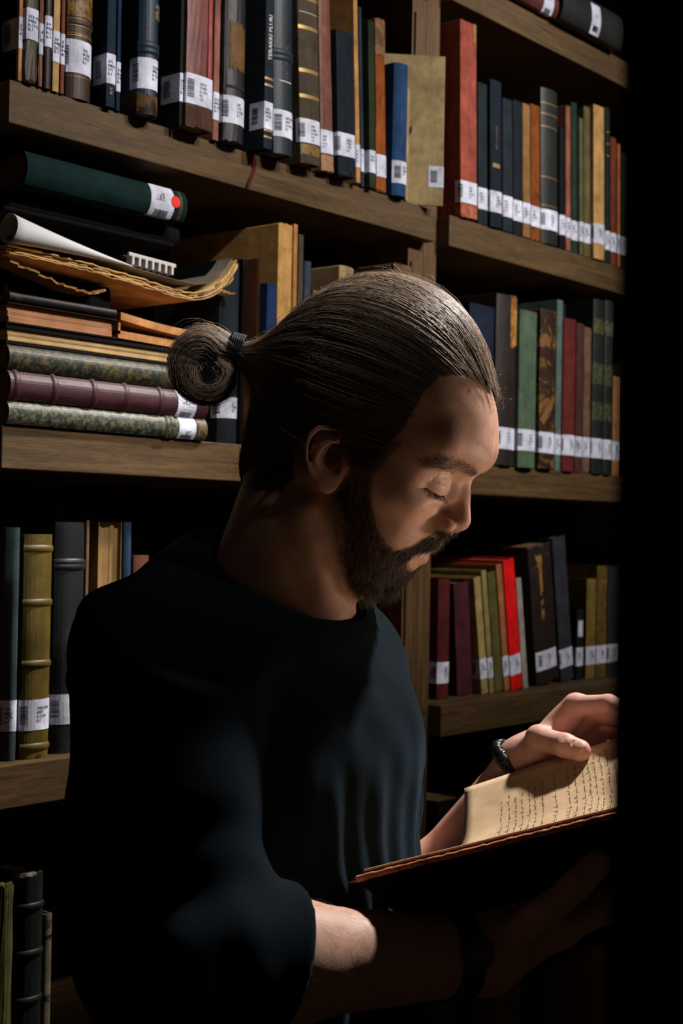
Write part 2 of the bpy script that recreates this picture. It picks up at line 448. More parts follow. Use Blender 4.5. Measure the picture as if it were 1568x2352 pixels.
# -- the shelf above the lying pile
P = 'books standing on the shelf above the lying pile'
run(1, P, [
 dict(xl=43, xr=50, yt=-60, o=.000, d='thin book with frayed pale edges beside the one labelled MEH h.1312', c=C((36,28,24),'cloth'), label='3\nT\n9\n.', bulge=.0005, extra=patch(-.006,.006,.001,.3,cover_mat((196,150,118),'paper'),'pale_spine_edge',off=.0003)),  # cover tone darkened to stand for its unlit left side
 dict(xl=51, xr=87, yt=-70, o=.006, d='worn brown speckled book labelled 355.956 MEH h.1312', c=C((88,74,62),'leather',(52,44,38)), label='355.956\nMEH\nh.1312\nk.1', worn=.003, bulge=.002, lz=.045),
 dict(xl=88, xr=99, yt=-60, o=.004, d='slim dusty pink book pressed against the worn MEH volume', c=C((150,112,92),'cloth',(100,78,66)), label='.4\n:\n331', bulge=.001, worn=.002, lz=.034),
 dict(xl=101, xr=119, yt=-50, o=.004, d='slim dark brown book next to the cream one labelled MIR', c=C((46,34,30),'leather'), label='39\nMA\nh.1\nk.1', bulge=.002, lz=.044),
 dict(xl=120, xr=137, yt=-40, o=.003, d='slim cream book labelled 38 MIR with bare spine', c=C((196,164,116),'paper'), label='38\nMIR\n[y]\nk.1', bulge=.001, lz=.032),
 dict(xl=138, xr=149, yt=-40, o=.003, d='narrow rust brown book between the cream and the gilt lattice ones', c=C((140,84,60),'cloth'), label='3\nK\nN\nK', bulge=.001, lz=.031),
 dict(xl=150, xr=209, yt=-80, o=-.004, d='brown leather book with gold lattice panel labelled 302 BON 1913', c=C((78,56,46),'leather',(50,38,34)), label='302\nBON\n1913\nk.1', bulge=.008, lz=.028, lh=.036,
      bands=(.083,), gilt=((.0235,.0240),(.068,.0688),(.0702,.0706),(.079,.0797),(.086,.0868),(.089,.120,cover_mat((150,116,52),'marble',(70,48,24))),(.121,.1222))),
 dict(xl=243, xr=265, yt=-60, o=.008, d='slim navy cloth book labelled 371 MEH 191 with tiny gilt initials', c=C((38,54,72),'cloth'), label='371.\nMEH\n191\nk.1', bulge=.001, lz=.025, lw=.05, lshift=-.004, extra=spine_text('N.Y.',.005,.0135,GOLD,name='gilt_initials',up=True)),
 dict(xl=266, xr=277, yt=-50, o=.003, d='very thin blue book beside the navy one labelled 371', c=C((34,56,82),'cloth'), label='37\nKA\n19\nk.', bulge=.001, lz=.021),
 dict(xl=314, xr=361, yt=-90, o=.014, d='blue leather book with gilt leaf motif and frayed brown tail', c=C((36,56,74),'leather',(22,30,38)), label='328.M\nMEC\nh.1321\nk.1', bulge=.009, lz=.028, lh=.035, bands=(.078,.0715),
      extra=many(patch(-.05,.05,.0008,.022,cover_mat((112,84,54),'patch',(44,32,24)),'torn_tail',ragged=.003), patch(.002,.013,.108,.126,cover_mat((150,130,92),'marble',(36,56,74)),'gilt_motif'))),
 dict(xl=411, xr=420, yt=-60, o=.018, d='dark green bound book with pale spine edge labelled ZAN', c=C((30,44,34),'cloth'), label='35\nZA\n19\nk.1', bulge=.0005, lz=.028, lw=.06, lshift=-.004, spinemat=None, fresh=True),
 dict(xl=421, xr=487, yt=-120, o=.022, d='wide faded rose red book labelled 355.5 VON h.1321 c.2', c=C((124,70,64),'leather',(86,54,48)), label='355.5\nVON\nh.1321\nk.1\nc.2', bulge=.002, worn=.002, lz=.027, lh=.035, lw=.052, lshift=.002,
      extra=many(patch(-.05,.05,.0015,.026,cover_mat((92,66,54),'cloth',(60,46,40)),'worn_tail',ragged=.002), patch(.011,.0165,.063,.26,cover_mat((170,96,92),'cloth'),'joint_strip',off=.0012))),
 dict(xl=488, xr=503, yt=-80, o=.006, d='slim dusty pink book between the rose and the patched volumes', c=C((152,106,94),'cloth',(116,80,72)), label='370.\nMUS\nh.13\nk.1', bulge=.001, lz=.024),
 dict(xl=505, xr=560, yt=-70, o=.012, d='black book with brown paper patch labelled 345 OZI h.1286', c=C((44,42,46),'leather',(74,68,68)), label='345\nOZI\nh.1286\nk.1', bulge=.006, worn=.0015, lz=.022, lh=.033, lw=.054, lshift=.0,
      extra=many(patch(-.013,.014,.088,.143,cover_mat((120,92,54),'patch',(84,60,36)),'paper_patch',ragged=.005), patch(-.015,.015,.065,.068,cover_mat((64,60,62),'cloth'),'spine_ridge'))),
 dict(xl=605, xr=626, yt=-90, o=.030, d='black slim book with white spine lettering and paired gilt lines', c=C((40,52,62),'cloth'), label='303.\nMUS\n1928\nk.1', bulge=.0008, lz=.024, lw=.05, lshift=-.007, gilt=((.013,.0152),(.021,.0232),(.076,.0788),(.084,.0868)),
      extra=spine_text('TERAKKI PLURI',.0082,.108,SILV)),
 dict(xl=628, xr=672, yt=-80, o=.024, d='dark blue embossed book labelled 347.053 HAY h.1342', c=C((42,54,64),'leather',(28,34,42)), label='347.053\nHAY\nh.1342\nk.1', bulge=.005, lz=.021, lw=.05, lshift=.004, lean=-1.5, bands=(.125,.1185),
      gilt=((.089,.0902,SILV,.6),(.1215,.1223,SILV,.7)), extra=spine_text('HUKUK',.012,.093,cover_mat((96,92,100),'cloth'),name='stamped_ornament')),
 dict(xl=690, xr=737, yt=-60, o=.020, d='olive brown book ruled with six gilt bars and labelled 398', c=C((86,76,62),'cloth',(64,58,48)), label='398\nUAM\nh.1290\nk.1\nc.1', bulge=.003, lz=.026, lh=.030, lw=.05, lshift=-.001, lean=-3.4,
      gilt=((.011,.024,cover_mat((150,118,56),'marble',(86,76,62))),(.082,.0865),(.114,.1186),(.168,.1725),(.189,.1896,SILV,.9),(.205,.2095))),
 dict(xl=738, xr=767, yt=-40, o=.012, d='cracked reddish brown book without boards beside the gilt barred one', c=C((128,84,68),'leather',(168,120,98)), label='328\nIAS\nh.12\nk.1', bulge=.001, worn=.002, lz=.024, lh=.03, lean=-3.4,
      extra=patch(-.03,.03,.002,.022,cover_mat((176,140,108),'patch',(120,90,70)),'bare_tail',ragged=.002)),
 dict(xl=777, xr=817, yt=80, o=.018, d='black cloth book with dark blue spine labelled 384.3 TUR', c=C((36,44,54),'cloth',(26,30,36)), label='384.3\nTUR\n1926\nk.1', bulge=.001, lz=.026, lh=.03, lw=.05, lshift=-.002, lean=-3.2, Wd=.15,
      extra=patch(-.06,.06,.001,.006,cover_mat((54,54,58),'patch',(20,22,26)),'scuffed_tail',ragged=.002)),
 dict(xl=818, xr=829, yt=-12, o=.012, d='tall cream edged board between the black and the green books', c=C((196,150,98),'paper'), label='3\nB\nh\nk', bulge=.0004, lz=.02, lh=.03, lean=-3.2),
 dict(xl=830, xr=838, yt=24, o=.004, d='tall slate blue folder rising behind the black cloth book', c=C((58,70,78),'cloth'), page=(120,96,60), bulge=.0008, label='1', lz=.02, lh=.03, lean=-3.2, Wd=.2),
 dict(xl=849, xr=864, yt=54, o=.010, d='green cloth book with brown spine edge beside the orange one', c=C((56,66,44),'cloth'), label='364\nALI', bulge=.0008, lz=.02, lh=.03, lw=.05, lshift=-.006, lean=-2.6, page=(150,116,80)),
 dict(xl=865, xr=888, yt=50, o=.004, d='orange brown book with torn tan paper over its upper spine', c=C((160,92,38),'cloth',(120,66,28)), label=True, bulge=.001, worn=.002, lz=.02, lh=.03, lean=-2.6, lw=.04,
      extra=patch(-.03,.03,.185,.31,cover_mat((150,112,74),'patch',(110,82,56)),'torn_paper',ragged=.006)),
 dict(xl=899, xr=932, yt=150, o=.006, d='bright blue round spined book in front of a taller teal one', c=C((48,82,122),'cloth'), label='327\nCEM\n19', bulge=.007, Wd=.045, lz=.017, lh=.031, lw=.044, lshift=.004),
 dict(xl=931, xr=938, yt=205, o=.003, d='thin cream pamphlet squeezed beside the bright blue book', c=C((170,150,116),'paper'), bulge=.0004, Wd=.03),
])
# taller teal book behind the blue one, and the flat tan volume turned towards the aisle
x = x_at(912, D+.05, SH[1]+.1)
r_, _x = stand(1, 880, 914, 100, -.078, 'teal green book standing behind the bright blue one', P, C((34,74,68),'cloth'), Wd=.14, bulge=.004, seed=5)
r_.location.x = x_at(916, D-.006, SH[1]+.05)+.006
stand(1, 1000, 1017, 132, .022, 'broad tan book with ink characters on its turned cover', P, C((176,156,116),'paper',(140,122,88)), H=None, Wd=.098, rz=math.radians(47), bulge=.001, seed=91, lz=.026, lh=.03, lw=.034, lshift=-.006, label='3\nSE\nh',
      prev=x_at(1000, D-.01, SH[1]+.1),
      extra=many(patch(-.068,-.052,.128,.136,INK,'ink_character',ragged=.008), patch(-.056,-.048,.100,.110,INK,'ink_character',ragged=.008), patch(.0,.02,.001,.022,cover_mat((60,50,44),'cloth'),'dark_tail')))

# -- pile of lying volumes and the books standing beyond it
P2 = 'volumes lying in the pile on the middle shelf'
def zp(px, py, Y=D): return on_y(px, py, Y)[2]
def lie(z0, z1, xl, xr, o, desc, cov, page=(150,125,90), **kw):
    Y = D-o; zc = (z0+z1)/2
    xa = max(x_at(xl, Y, zc), .8945); xb = x_at(xr, Y, zc)
    nm = kw.pop('name', 'book'); cat = kw.pop('cat', 'book'); Wd = kw.pop('Wd', .19); rz = kw.pop('rz', 0)
    r = make_book(z1-z0-.0016, Wd, xb-xa, cov, page_mat(page) if isinstance(page, tuple) else page, name=nm, **kw)
    r.location = (xb, Y, zc); r.rotation_euler = (0, -math.pi/2, rz)
    return tag(r, desc, cat, P2)
S2 = SH[2]; za = S2+.0004
z1 = zp(10, 919); z2 = zp(10, 849); z3 = zp(10, 789); z4 = zp(10, 742); z5 = zp(10, 690); z6 = zp(10, 668)
lie(za, z1, 6, 470, .004, 'marbled green book with speckled spine at the bottom of the pile', C((52,64,58),'marble',(126,122,96)), bulge=.005, label='3\nSAL\nh.13', lz=.019, lh=.027, lw=.034, seed=201, bands=(.055,.062), extra=patch(-.05,.05,.0008,.016,cover_mat((120,104,72),'marble',(60,60,48)),'worn_tail'))
lie(z1, z2, 6, 470, .004, 'plum leather book with five raised bands lying in the pile', C((84,46,56),'leather',(60,32,42)), bulge=.007, label='3\nMUH\nh.12', lz=.020, lh=.029, lw=.04, seed=202, bands=(.074,.126,.172,.226,.275), gilt=((.071,.0716),(.129,.1296)))
lie(z2, z3, 6, 412, .002, 'dark green book with blotchy gilt spine lying in the pile', C((38,54,50),'marble',(112,98,58)), bulge=.006, seed=203)
lie(z3, z4, 14, 405, .000, 'long black volume with pale upper leaves under the slipcase', C((28,24,20),'cloth'), page=page_mat((200,172,128),1.7), seed=204, nospine=True, board=.0035, Wd=.2)
lie(z4, z5, 6, 268, .002, 'thick tan leaf block lying with its edges outwards', C((52,40,32),'cloth'), page=page_mat((176,134,104),1.9), seed=205, nospine=True, board=.0016, Wd=.2)
lie(z5, z6, 6, 266, .004, 'thin black book with chipped pale edge on the tan leaf block', C((40,32,30),'leather',(96,78,70)), seed=206, bulge=.002)
z7 = zp(10, 600)
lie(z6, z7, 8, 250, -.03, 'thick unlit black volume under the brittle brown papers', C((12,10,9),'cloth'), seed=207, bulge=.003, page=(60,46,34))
# slipcase lying open towards the aisle, to the right of the leaf block
YS = D-.000; xa = x_at(272, YS, z4+.02); xb = x_at(402, YS, z4+.02); xc = x_at(498, D+.002, z4+.02)
sc = tag(empty('slipcase', ((xa+xc)/2, YS, z4+.001)), 'tan cardboard slipcase lying open in the pile', 'box', P2)
hh = zp(300, 722)-z4-.001; w = (xc-xa)/2; CARD = cover_mat((178,132,88),'paper',(136,98,64),1.6)
def bent(name, x0, x1, y0, y1, zf, th, mat, parent, n=14):
    v = []; f = []
    for k in range(n+1):
        x_ = x0+(x1-x0)*k/n; z_ = zf(k/n)
        v += [(x_, y0, z_), (x_, y1, z_), (x_, y1, z_-th), (x_, y0, z_-th)]
    for k in range(n):
        a, b = 4*k, 4*k+4
        for i in range(4): f.append((a+i, a+(i+1) % 4, b+(i+1) % 4, b+i))
    f += [(3, 2, 1, 0), (4*n, 4*n+1, 4*n+2, 4*n+3)]
    return mesh_obj(name, v, f, mat, parent, False)
bent('top_panel', -w, w, -.004, .18, lambda t: hh-.004*math.sin(t*3)-.006*t, .0085, CARD, sc)
bent('bottom_panel', -w, w*.42, .000, .18, lambda t: .010-.002*t, .0085, CARD, sc)
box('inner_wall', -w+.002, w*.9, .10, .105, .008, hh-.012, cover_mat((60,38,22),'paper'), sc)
box('end_wall', w-.005, w, .012, .18, .004, hh-.016, CARD, sc)
box('side_wall', -w, -w+.003, .0, .18, .006, hh-.008, CARD, sc)
# brittle papers
KRAFT = cover_mat((204,166,118),'paper',(156,118,82),1.9); KRAFT2 = cover_mat((172,142,104),'paper',(122,94,66),1.8)
XLIM = x_at(496, D, SH[2]+.15)
def sheet(name, desc, pts, depth, th, mat, group, cat='paper', rag=.007, layers=1, seed=0, gap=.0016):
    """paper bent along x: pts = list of image points on the shelf-front plane giving its front edge"""
    R = random.Random(seed)
    P_ = [on_y(px, py, D-.004) for px, py in pts]
    xs = np.maximum(np.array([p[0] for p in P_]), .896+np.arange(len(P_))*.0005); zs = np.array([p[2] for p in P_])
    root = tag(empty(name, (float(xs[0]), D, float(zs.min()))), desc, cat, group)
    s = np.concatenate([[0], np.cumsum(np.hypot(np.diff(xs), np.diff(zs)))]); S = np.linspace(0, s[-1], 46)
    X = np.interp(S, s, xs); Z = np.interp(S, s, zs)
    for _ in range(3):
        X[1:-1] = (X[:-2]+2*X[1:-1]+X[2:])/4; Z[1:-1] = (Z[:-2]+2*Z[1:-1]+Z[2:])/4
    for l in range(layers):
        v = []; f = []; n = len(S); o0 = R.random()*.006
        nx = -np.gradient(Z); nz_ = np.gradient(X); q = np.hypot(nx, nz_); nx /= q; nz_ /= q
        for k in range(n):
            y0 = -.004+o0+(R.random()**2)*rag
            dk = depth if X[k] < XLIM else min(depth, .024)
            for (yy, t) in ((y0, 0), (dk*.5, 0), (dk, 0), (dk, -th), (y0, -th)):
                off = t-l*(th+gap); v.append((X[k]-xs[0]+nx[k]*off, yy, Z[k]-zs.min()+nz_[k]*off))
        for k in range(n-1):
            a, b = 5*k, 5*k+5
            for i in range(5): f.append((a+i, b+i, b+(i+1) % 5, a+(i+1) % 5))
        f += [(0, 1, 2, 3, 4), tuple(5*(n-1)+i for i in (4, 3, 2, 1, 0))]
        mesh_obj('leaf', v, f, mat if l % 2 == 0 else KRAFT2, root)
    return root
sheet('paper_folder', 'sagging stack of brittle brown papers curling up at one end', [(6,556),(80,572),(200,600),(330,638),(440,672),(480,668),(520,640),(546,596)], .17, .0012, KRAFT, P2, layers=4, seed=3)
sheet('torn_paper', 'torn strip of brown paper hanging below the brittle stack', [(26,596),(80,618),(160,655),(222,672),(250,662)], .026, .0022, cover_mat((196,148,92),'paper',(140,98,56)), P2, seed=4, rag=.008)
sheet('torn_paper', 'crumpled scrap of pale paper at the curled end of the brittle stack', [(452,682),(478,664),(505,660),(550,672)], .07, .0018, KRAFT, P2, seed=6, rag=.010)
sheet('paper_sheet', 'loose grey white sheet under the rolled paper', [(6,536),(60,548),(150,572),(260,600),(400,640),(470,655),(520,620),(536,592)], .16, .0006, cover_mat((150,140,128),'paper'), P2, seed=8, rag=.002)
# rolled white sheet, a cone that flattens to a point
ra = on_y(20, 524, D-.004); rb = on_y(304, 612, D-.004); PAPERW = plain('white_paper', (.80, .80, .81), .9, .1)
roll = tag(empty('paper_roll', tuple(ra)), 'white sheet of paper rolled into a cone on the brittle stack', 'paper', P2)
dv = rb-ra; Lr = np.linalg.norm(dv); dv /= Lr; e1 = np.array((0, 1., 0)); e2 = np.cross(dv, e1); v = []; f = []; nr_, na = 14, 28
for k in range(nr_+1):
    t = k/nr_; rad = .0145*(1-t)+.0012
    for j in range(na+1):
        a = j/na*6.9; rr = rad*(1-.025*j/na)
        p = dv*Lr*t + e1*math.cos(a)*rr + e2*math.sin(a)*rr*(1-.45*t); v.append(tuple(p))
for k in range(nr_):
    for j in range(na): a = k*(na+1)+j; f.append((a, a+1, a+na+2, a+na+1))
o_ = mesh_obj('sheet', v, f, PAPERW, roll, True); md = o_.modifiers.new('t', 'SOLIDIFY'); md.thickness = .0003
# comb bound notebook end
na_ = on_y(296, 604, D-.002); nb_ = on_y(404, 632, D-.002)
nb = tag(empty('notebook', tuple(na_)), 'comb bound notebook with white plastic teeth beside the rolled sheet', 'notebook', P2)
dx = nb_-na_; Ln = float(np.linalg.norm(dx)); nb.rotation_euler = (0, -math.atan2(dx[2], dx[0]), 0)
box('cover', 0, Ln, .012, .16, .0005, .009, cover_mat((40,36,32),'cloth'), nb)
box('cover', 0, Ln*.96, .010, .15, .0095, .0105, cover_mat((120,92,66),'paper'), nb)
PLW = plain('white_plastic', (.62, .60, .56), .35, .5)
v = []; f = []
for k in range(9):
    a = k/8*math.pi; v += [(0, .012-.010*math.sin(a), .006+.007*math.cos(a)), (Ln, .012-.010*math.sin(a), .006+.007*math.cos(a))]
    if k: f.append((2*k-2, 2*k-1, 2*k+1, 2*k))
box('comb_back', 0, Ln, .0, .004, .0085, .013, PLW, nb, .0012)
for k in range(7):
    x_ = .004+k*(Ln-.008)/6.4; box('comb_tooth', x_, x_+.0035, -.001, .010, -.001, .0095, PLW, nb, .0008)
# dark volumes that carry the green one
zg0 = zp(60, 424, D+.012); zg1 = zp(60, 346, D+.012)
zk = zp(60, 545, D+.03)
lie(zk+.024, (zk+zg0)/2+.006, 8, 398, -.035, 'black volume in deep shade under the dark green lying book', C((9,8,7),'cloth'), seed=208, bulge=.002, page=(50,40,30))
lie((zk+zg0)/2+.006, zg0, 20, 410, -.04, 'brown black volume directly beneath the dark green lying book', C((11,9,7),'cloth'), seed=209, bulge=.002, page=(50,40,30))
lie(zg0, zg1, 54, 421, -.012, 'dark green lying book with white label and red dot', C((22,58,57),'cloth',None,.8), bulge=.007, seed=210, label='3\nVAL\n1928', lz=.021, lh=.036, lw=.06, lshift=.004, rz=0,
    gilt=((.0085,.0092),(.0115,.0120),(.262,.2626),(.266,.2664)),
    extra=lambda root, sp, H, Wd: mesh_obj('red_dot', [(*sp.at(.002+.0068*math.cos(a), .0011), .0195+.0068*math.sin(a)) for a in np.linspace(0, 2*math.pi, 24, endpoint=False)], [tuple(range(24))], REDDOT, root))

P3 = 'books standing beyond the lying pile'
run(2, P3, [
 dict(xl=497, xr=543, yt=602, o=-.027, d='dark slate book with rounded spine standing next to the pile', c=C((48,56,64),'cloth',(34,38,44)), label='3\nTAR\n19', bulge=.009, lz=.032, lh=.026, Wd=.12),
 dict(xl=545, xr=557, yt=596, o=-.022, d='black edged board between the slate book and bare leaves', c=C((30,28,26),'cloth'), bulge=.0005),
 dict(xl=560, xr=590, yt=594, o=.0, d='book with bare tan leaves and no spine beside the slate one', c=C((120,84,58),'paper'), page=(176,124,84), nospine=True, board=.001),
 dict(xl=596, xr=629, yt=652, o=.012, d='small royal blue book with pale spine title', c=C((34,62,104),'cloth',None,1.1), bulge=.002, extra=spine_text('TAKVIM',.0105,.085,cover_mat((150,160,176),'cloth'))),
 dict(xl=630, xr=664, yt=515, o=.002, d='tall cream book with cracked paper spine', c=C((206,164,104),'paper',(176,134,80)), bulge=.003, worn=.001, Wd=.2, board=.003),
 dict(xl=665, xr=676, yt=516, o=.000, d='tall tan board edge beside the cracked cream spine', c=C((186,136,84),'paper'), bulge=.0005),
 dict(xl=677, xr=690, yt=540, o=.0, d='grey brown book partly hidden behind the reader\'s hair', c=C((92,82,68),'cloth'), bulge=.001),
 dict(xl=691, xr=708, yt=602, o=.0, d='slate blue book low behind the reader\'s hair', c=C((78,90,102),'cloth'), bulge=.003),
 dict(xl=712, xr=740, yt=668, o=.0, d='short pale book behind the reader\'s crown', c=C((150,118,92),'paper'), bulge=.001, worn=.002),
 dict(xl=772, xr=806, yt=612, o=.0, d='tattered cream book showing just above the reader\'s crown', c=C((170,148,112),'paper',(120,98,70)), bulge=.002, worn=.004),
 dict(xl=812, xr=850, yt=640, o=-.01, d='brown book behind the top of the reader\'s head', c=C((96,72,52),'cloth'), bulge=.002),
 dict(xl=898, xr=938, yt=608, o=-.01, d='tattered tan book next to the upright behind the reader', c=C((120,98,70),'paper',(80,62,44)), bulge=.002, worn=.004),
])
# -- shelf beneath the pile
P4 = 'books standing on the shelf beneath the pile'
run(3, P4, [
 dict(xl=2, xr=37, yt=1212, o=-.028, d='dark slate book labelled 271 BEN beside the mustard one', c=C((60,74,76),'cloth',None,1.2), label='271.\nBEN\n1970\nk.1', bulge=.007, lz=.031, lh=.033, lw=.05, lshift=.0),
 dict(xl=38, xr=112, yt=1228, o=-.022, d='mustard yellow leather book with raised bands', c=C((150,128,50),'leather',(126,104,40),.42), label='398.2049\nHEY\nh.1295\nk.1', bulge=.005, lz=.03, lh=.033, lw=.052, lshift=.0, bands=(.012,.101,.167,.225), extra=patch(.0,.006,.0,.004,cover_mat((110,30,24),'cloth'),'ribbon_end')),
 dict(xl=116, xr=186, yt=1200, o=-.030, d='black leather book standing between mustard and tan ones', c=C((34,36,40),'leather',(52,54,58),1.2), label=True, bulge=.007, lz=.032, lh=.033, bands=(.205,.21), lw=.046, lshift=-.005),
 dict(xl=188, xr=197, yt=1196, o=-.030, d='thin pale board beside the black leather book', c=C((120,98,74),'paper'), bulge=.0005),
 dict(xl=216, xr=272, yt=1200, o=-.034, d='bare tan leaf block with split spine behind the reader\'s shoulder', c=C((150,124,84),'paper'), page=(180,150,104), nospine=True, board=.0008),
 dict(xl=274, xr=294, yt=1200, o=-.034, d='slim navy book behind the reader\'s shoulder', c=C((46,62,86),'cloth',None,1.3), bulge=.002),
 dict(xl=298, xr=335, yt=1276, o=-.034, d='short brick pink book behind the reader\'s shoulder', c=C((120,76,66),'cloth'), bulge=.002, label='3'),
 dict(xl=775, xr=786, yt=1306, o=-.02, d='slim grey green book seen under the reader\'s chin', c=C((110,112,88),'cloth'), bulge=.001),
 dict(xl=787, xr=812, yt=1312, o=-.02, d='brown ochre book seen under the reader\'s chin', c=C((104,84,48),'cloth'), bulge=.002),
 dict(xl=820, xr=858, yt=1332, o=-.014, d='salmon pink book seen under the reader\'s chin', c=C((190,118,104),'cloth',None,1.2), bulge=.002),
])
P5 = 'books on the low shelf behind the reader\'s elbow'
run(4, P5, [
 dict(xl=-16, xr=24, yt=2028, o=-.02, d='pale olive book with frayed head on the low shelf', c=C((128,124,72),'paper',(90,84,48),.5), bulge=.004, worn=.003),
 dict(xl=34, xr=92, yt=2004, o=-.02, d='black book with ribbed spine on the low shelf', c=C((30,34,32),'leather',(56,60,52)), bulge=.006, bands=(.05,.10,.15,.20), worn=.002),
 dict(xl=96, xr=114, yt=2100, o=-.02, d='book with peeling pale spine on the low shelf', c=C((150,140,118),'patch',(30,26,24),.6), bulge=.001),
])
# ------------------------------------------------------------------ right-hand bookcase
Q0 = 'volumes lying on the highest shelf'
def lie2(px, py, T, L, o, desc, cov, rz, lab, seed, page=(120,100,70)):
    Y = D-o; x_ = x_at(px, Y, SH[0])
    r = make_book(T, .16, L, cov, page_mat(page), seed=seed, bulge=.006, label=lab, lz=.022 if seed == 301 else L*.40, lh=.028, lw=.05)
    r.location = (x_, Y, SH[0]+T/2+.0005); r.rotation_euler = (0, -math.pi/2, rz); return tag(r, desc, 'book', Q0)
lie2(1281, 40, .040, .20, .012, 'maroon volume lying on the highest shelf', C((104,52,50),'leather',(76,40,40)), 0, '3\nAH\n19', 301)
lie2(1425, 40, .056, x_at(1425, D-.02, SH[0])-x_at(1286, D-.02, SH[0]), .020, 'thick black volume lying end to end with the maroon one', C((38,40,40),'leather'), 0, '3\nAT\n19', 302)
bk2 = make_book(.03, .15, .19, C((120,60,52),'leather'), page_mat((110,88,56)), seed=303, bulge=.006, label='3\nAT\n19', lz=.03, lh=.03, lw=.05)
bk2.location = (x_at(1284, D-.002, SH[0]+.05), D-.002, SH[0]+.0411+.015); bk2.rotation_euler = (0, -math.pi/2, 0); tag(bk2, 'brown red volume lying on top of the maroon one', 'book', Q0)
Q1 = 'long row of narrow books beside the upright'
def lb(i): return ['3%02d\n%s\n19%02d\nk.1' % ((i*37) % 100, ('SAH','MEH','TUR','KAR','OZE','FER')[i % 6], (i*13) % 40), '9%02d\n%s\nh.13%02d\nk.1' % ((i*53) % 100, ('ALI','REF','SEM','CEM','HAK')[i % 5], (i*17) % 45)][i % 2]
LK = dict(lz=.022, lh=.032)
run(1, Q1, [
 dict(xl=1058, xr=1096, yt=56, o=.004, d='tall salmon red book with torn spine beside the upright', c=C((166,90,74),'cloth',(140,72,60)), label=lb(1), bulge=.001, worn=.003, Wd=.2, lean=-2.0, **LK, extra=many(patch(-.03,.03,.001,.018,cover_mat((186,120,90),'patch',(150,80,64)),'worn_tail',ragged=.003), patch(.010,.019,.262,.300,cover_mat((170,130,90),'paper'),'bare_leaves',ragged=.004))),
 dict(xl=1098, xr=1120, yt=196, o=.0, d='slim dark teal book beside the tall salmon one', c=C((36,52,56),'cloth'), label=lb(2), bulge=.001, lean=-2.0, **LK),
 dict(xl=1126, xr=1153, yt=190, o=.004, d='navy book with gilt squares and upright gilt title', c=C((30,40,54),'cloth'), label=lb(3), bulge=.001, **LK, lean=-2.0, gilt=((.090,.096,GOLD,.6),(.214,.220,GOLD,.6),(.292,.297,GOLD,.8)), extra=spine_text('MUHASEBE',.007,.118,cover_mat((110,104,92),'cloth'))),
 dict(xl=1155, xr=1178, yt=232, o=.002, d='blue grey book leaning on the navy gilt one', c=C((44,54,62),'cloth'), label=lb(4), bulge=.001, **LK, lean=-2.0),
 dict(xl=1179, xr=1200, yt=236, o=.0, d='slim black blue book left of the tan paper spine', c=C((32,38,46),'cloth'), label=lb(5), bulge=.001, **LK, lean=-2.0),
 dict(xl=1201, xr=1219, yt=242, o=.0, d='slim tan book with paper spine', c=C((148,112,74),'paper',(112,82,54)), label=lb(6), bulge=.001, worn=.001, **LK, lean=-2.0),
 dict(xl=1220, xr=1241, yt=244, o=.0, d='book with exposed orange brown spine lining', c=C((140,80,30),'cloth',(96,52,20)), label=lb(7), bulge=.0006, worn=.002, **LK, lean=-2.0, page=(170,130,90)),
 dict(xl=1242, xr=1281, yt=212, o=.0, d='tall green black book ruled with gilt lines', c=C((40,46,42),'leather'), label=lb(8), bulge=.004, **LK, lean=-2.0, Wd=.2, gilt=((.060,.0608),(.105,.106),(.185,.186),(.205,.206),(.222,.223),(.288,.2895))),
 dict(xl=1285, xr=1299, yt=298, o=.0, d='short black book with two pale dots on its head', c=C((22,22,24),'cloth'), label=lb(9), bulge=.002, **LK, lean=-2.0, gilt=((.218,.222,SILV,.5),(.228,.232,SILV,.5))),
 dict(xl=1300, xr=1311, yt=246, o=.0, d='thin rose tan book with worn edge', c=C((158,104,82),'paper',(110,80,60)), label=lb(10), bulge=.0006, worn=.001, **LK, lean=-2.0),
 dict(xl=1312, xr=1326, yt=240, o=-.004, d='dark green tall book between rose tan and sage ones', c=C((44,66,56),'cloth'), label=lb(11), bulge=.001, lean=-2.0, **LK),
 dict(xl=1327, xr=1340, yt=274, o=.0, d='sage green book with cracked spine', c=C((104,104,76),'cloth',(80,82,60)), label=lb(12), bulge=.001, worn=.001, **LK, lean=-2.0),
 dict(xl=1341, xr=1356, yt=250, o=.0, d='olive tan book beside the cream spine', c=C((116,104,72),'cloth'), label=lb(13), bulge=.001, **LK, lean=-2.0),
 dict(xl=1363, xr=1388, yt=248, o=.004, d='cream book with plain paper spine', c=C((202,162,108),'paper'), label=lb(14), bulge=.001, lz=.026, lh=.033, lean=-2.0),
 dict(xl=1389, xr=1401, yt=252, o=.0, d='dark green book with small gilt marks', c=C((36,54,48),'cloth'), label=lb(15), bulge=.002, **LK, lean=-2.0, gilt=((.18,.182,GOLD,.5),(.20,.202,GOLD,.5),(.22,.222,GOLD,.5))),
 dict(xl=1402, xr=1417, yt=320, o=.0, d='brick red book beside the dark green gilt marked one', c=C((130,66,50),'cloth'), label=lb(16), bulge=.001, lean=-2.0, **LK),
 dict(xl=1418, xr=1428, yt=334, o=.0, d='thin apricot book past the brick red one', c=C((180,116,74),'paper'), label=lb(17), bulge=.001, lean=-2.0, **LK),
 dict(xl=1429, xr=1446, yt=356, o=.0, d='bottle green book last before the dark panel', c=C((36,70,48),'cloth'), label=lb(18), bulge=.002, lean=-2.0, **LK),
])
Q2 = 'books on the shelf level with the reader\'s forehead'
L2 = dict(lz=.026, lh=.033)
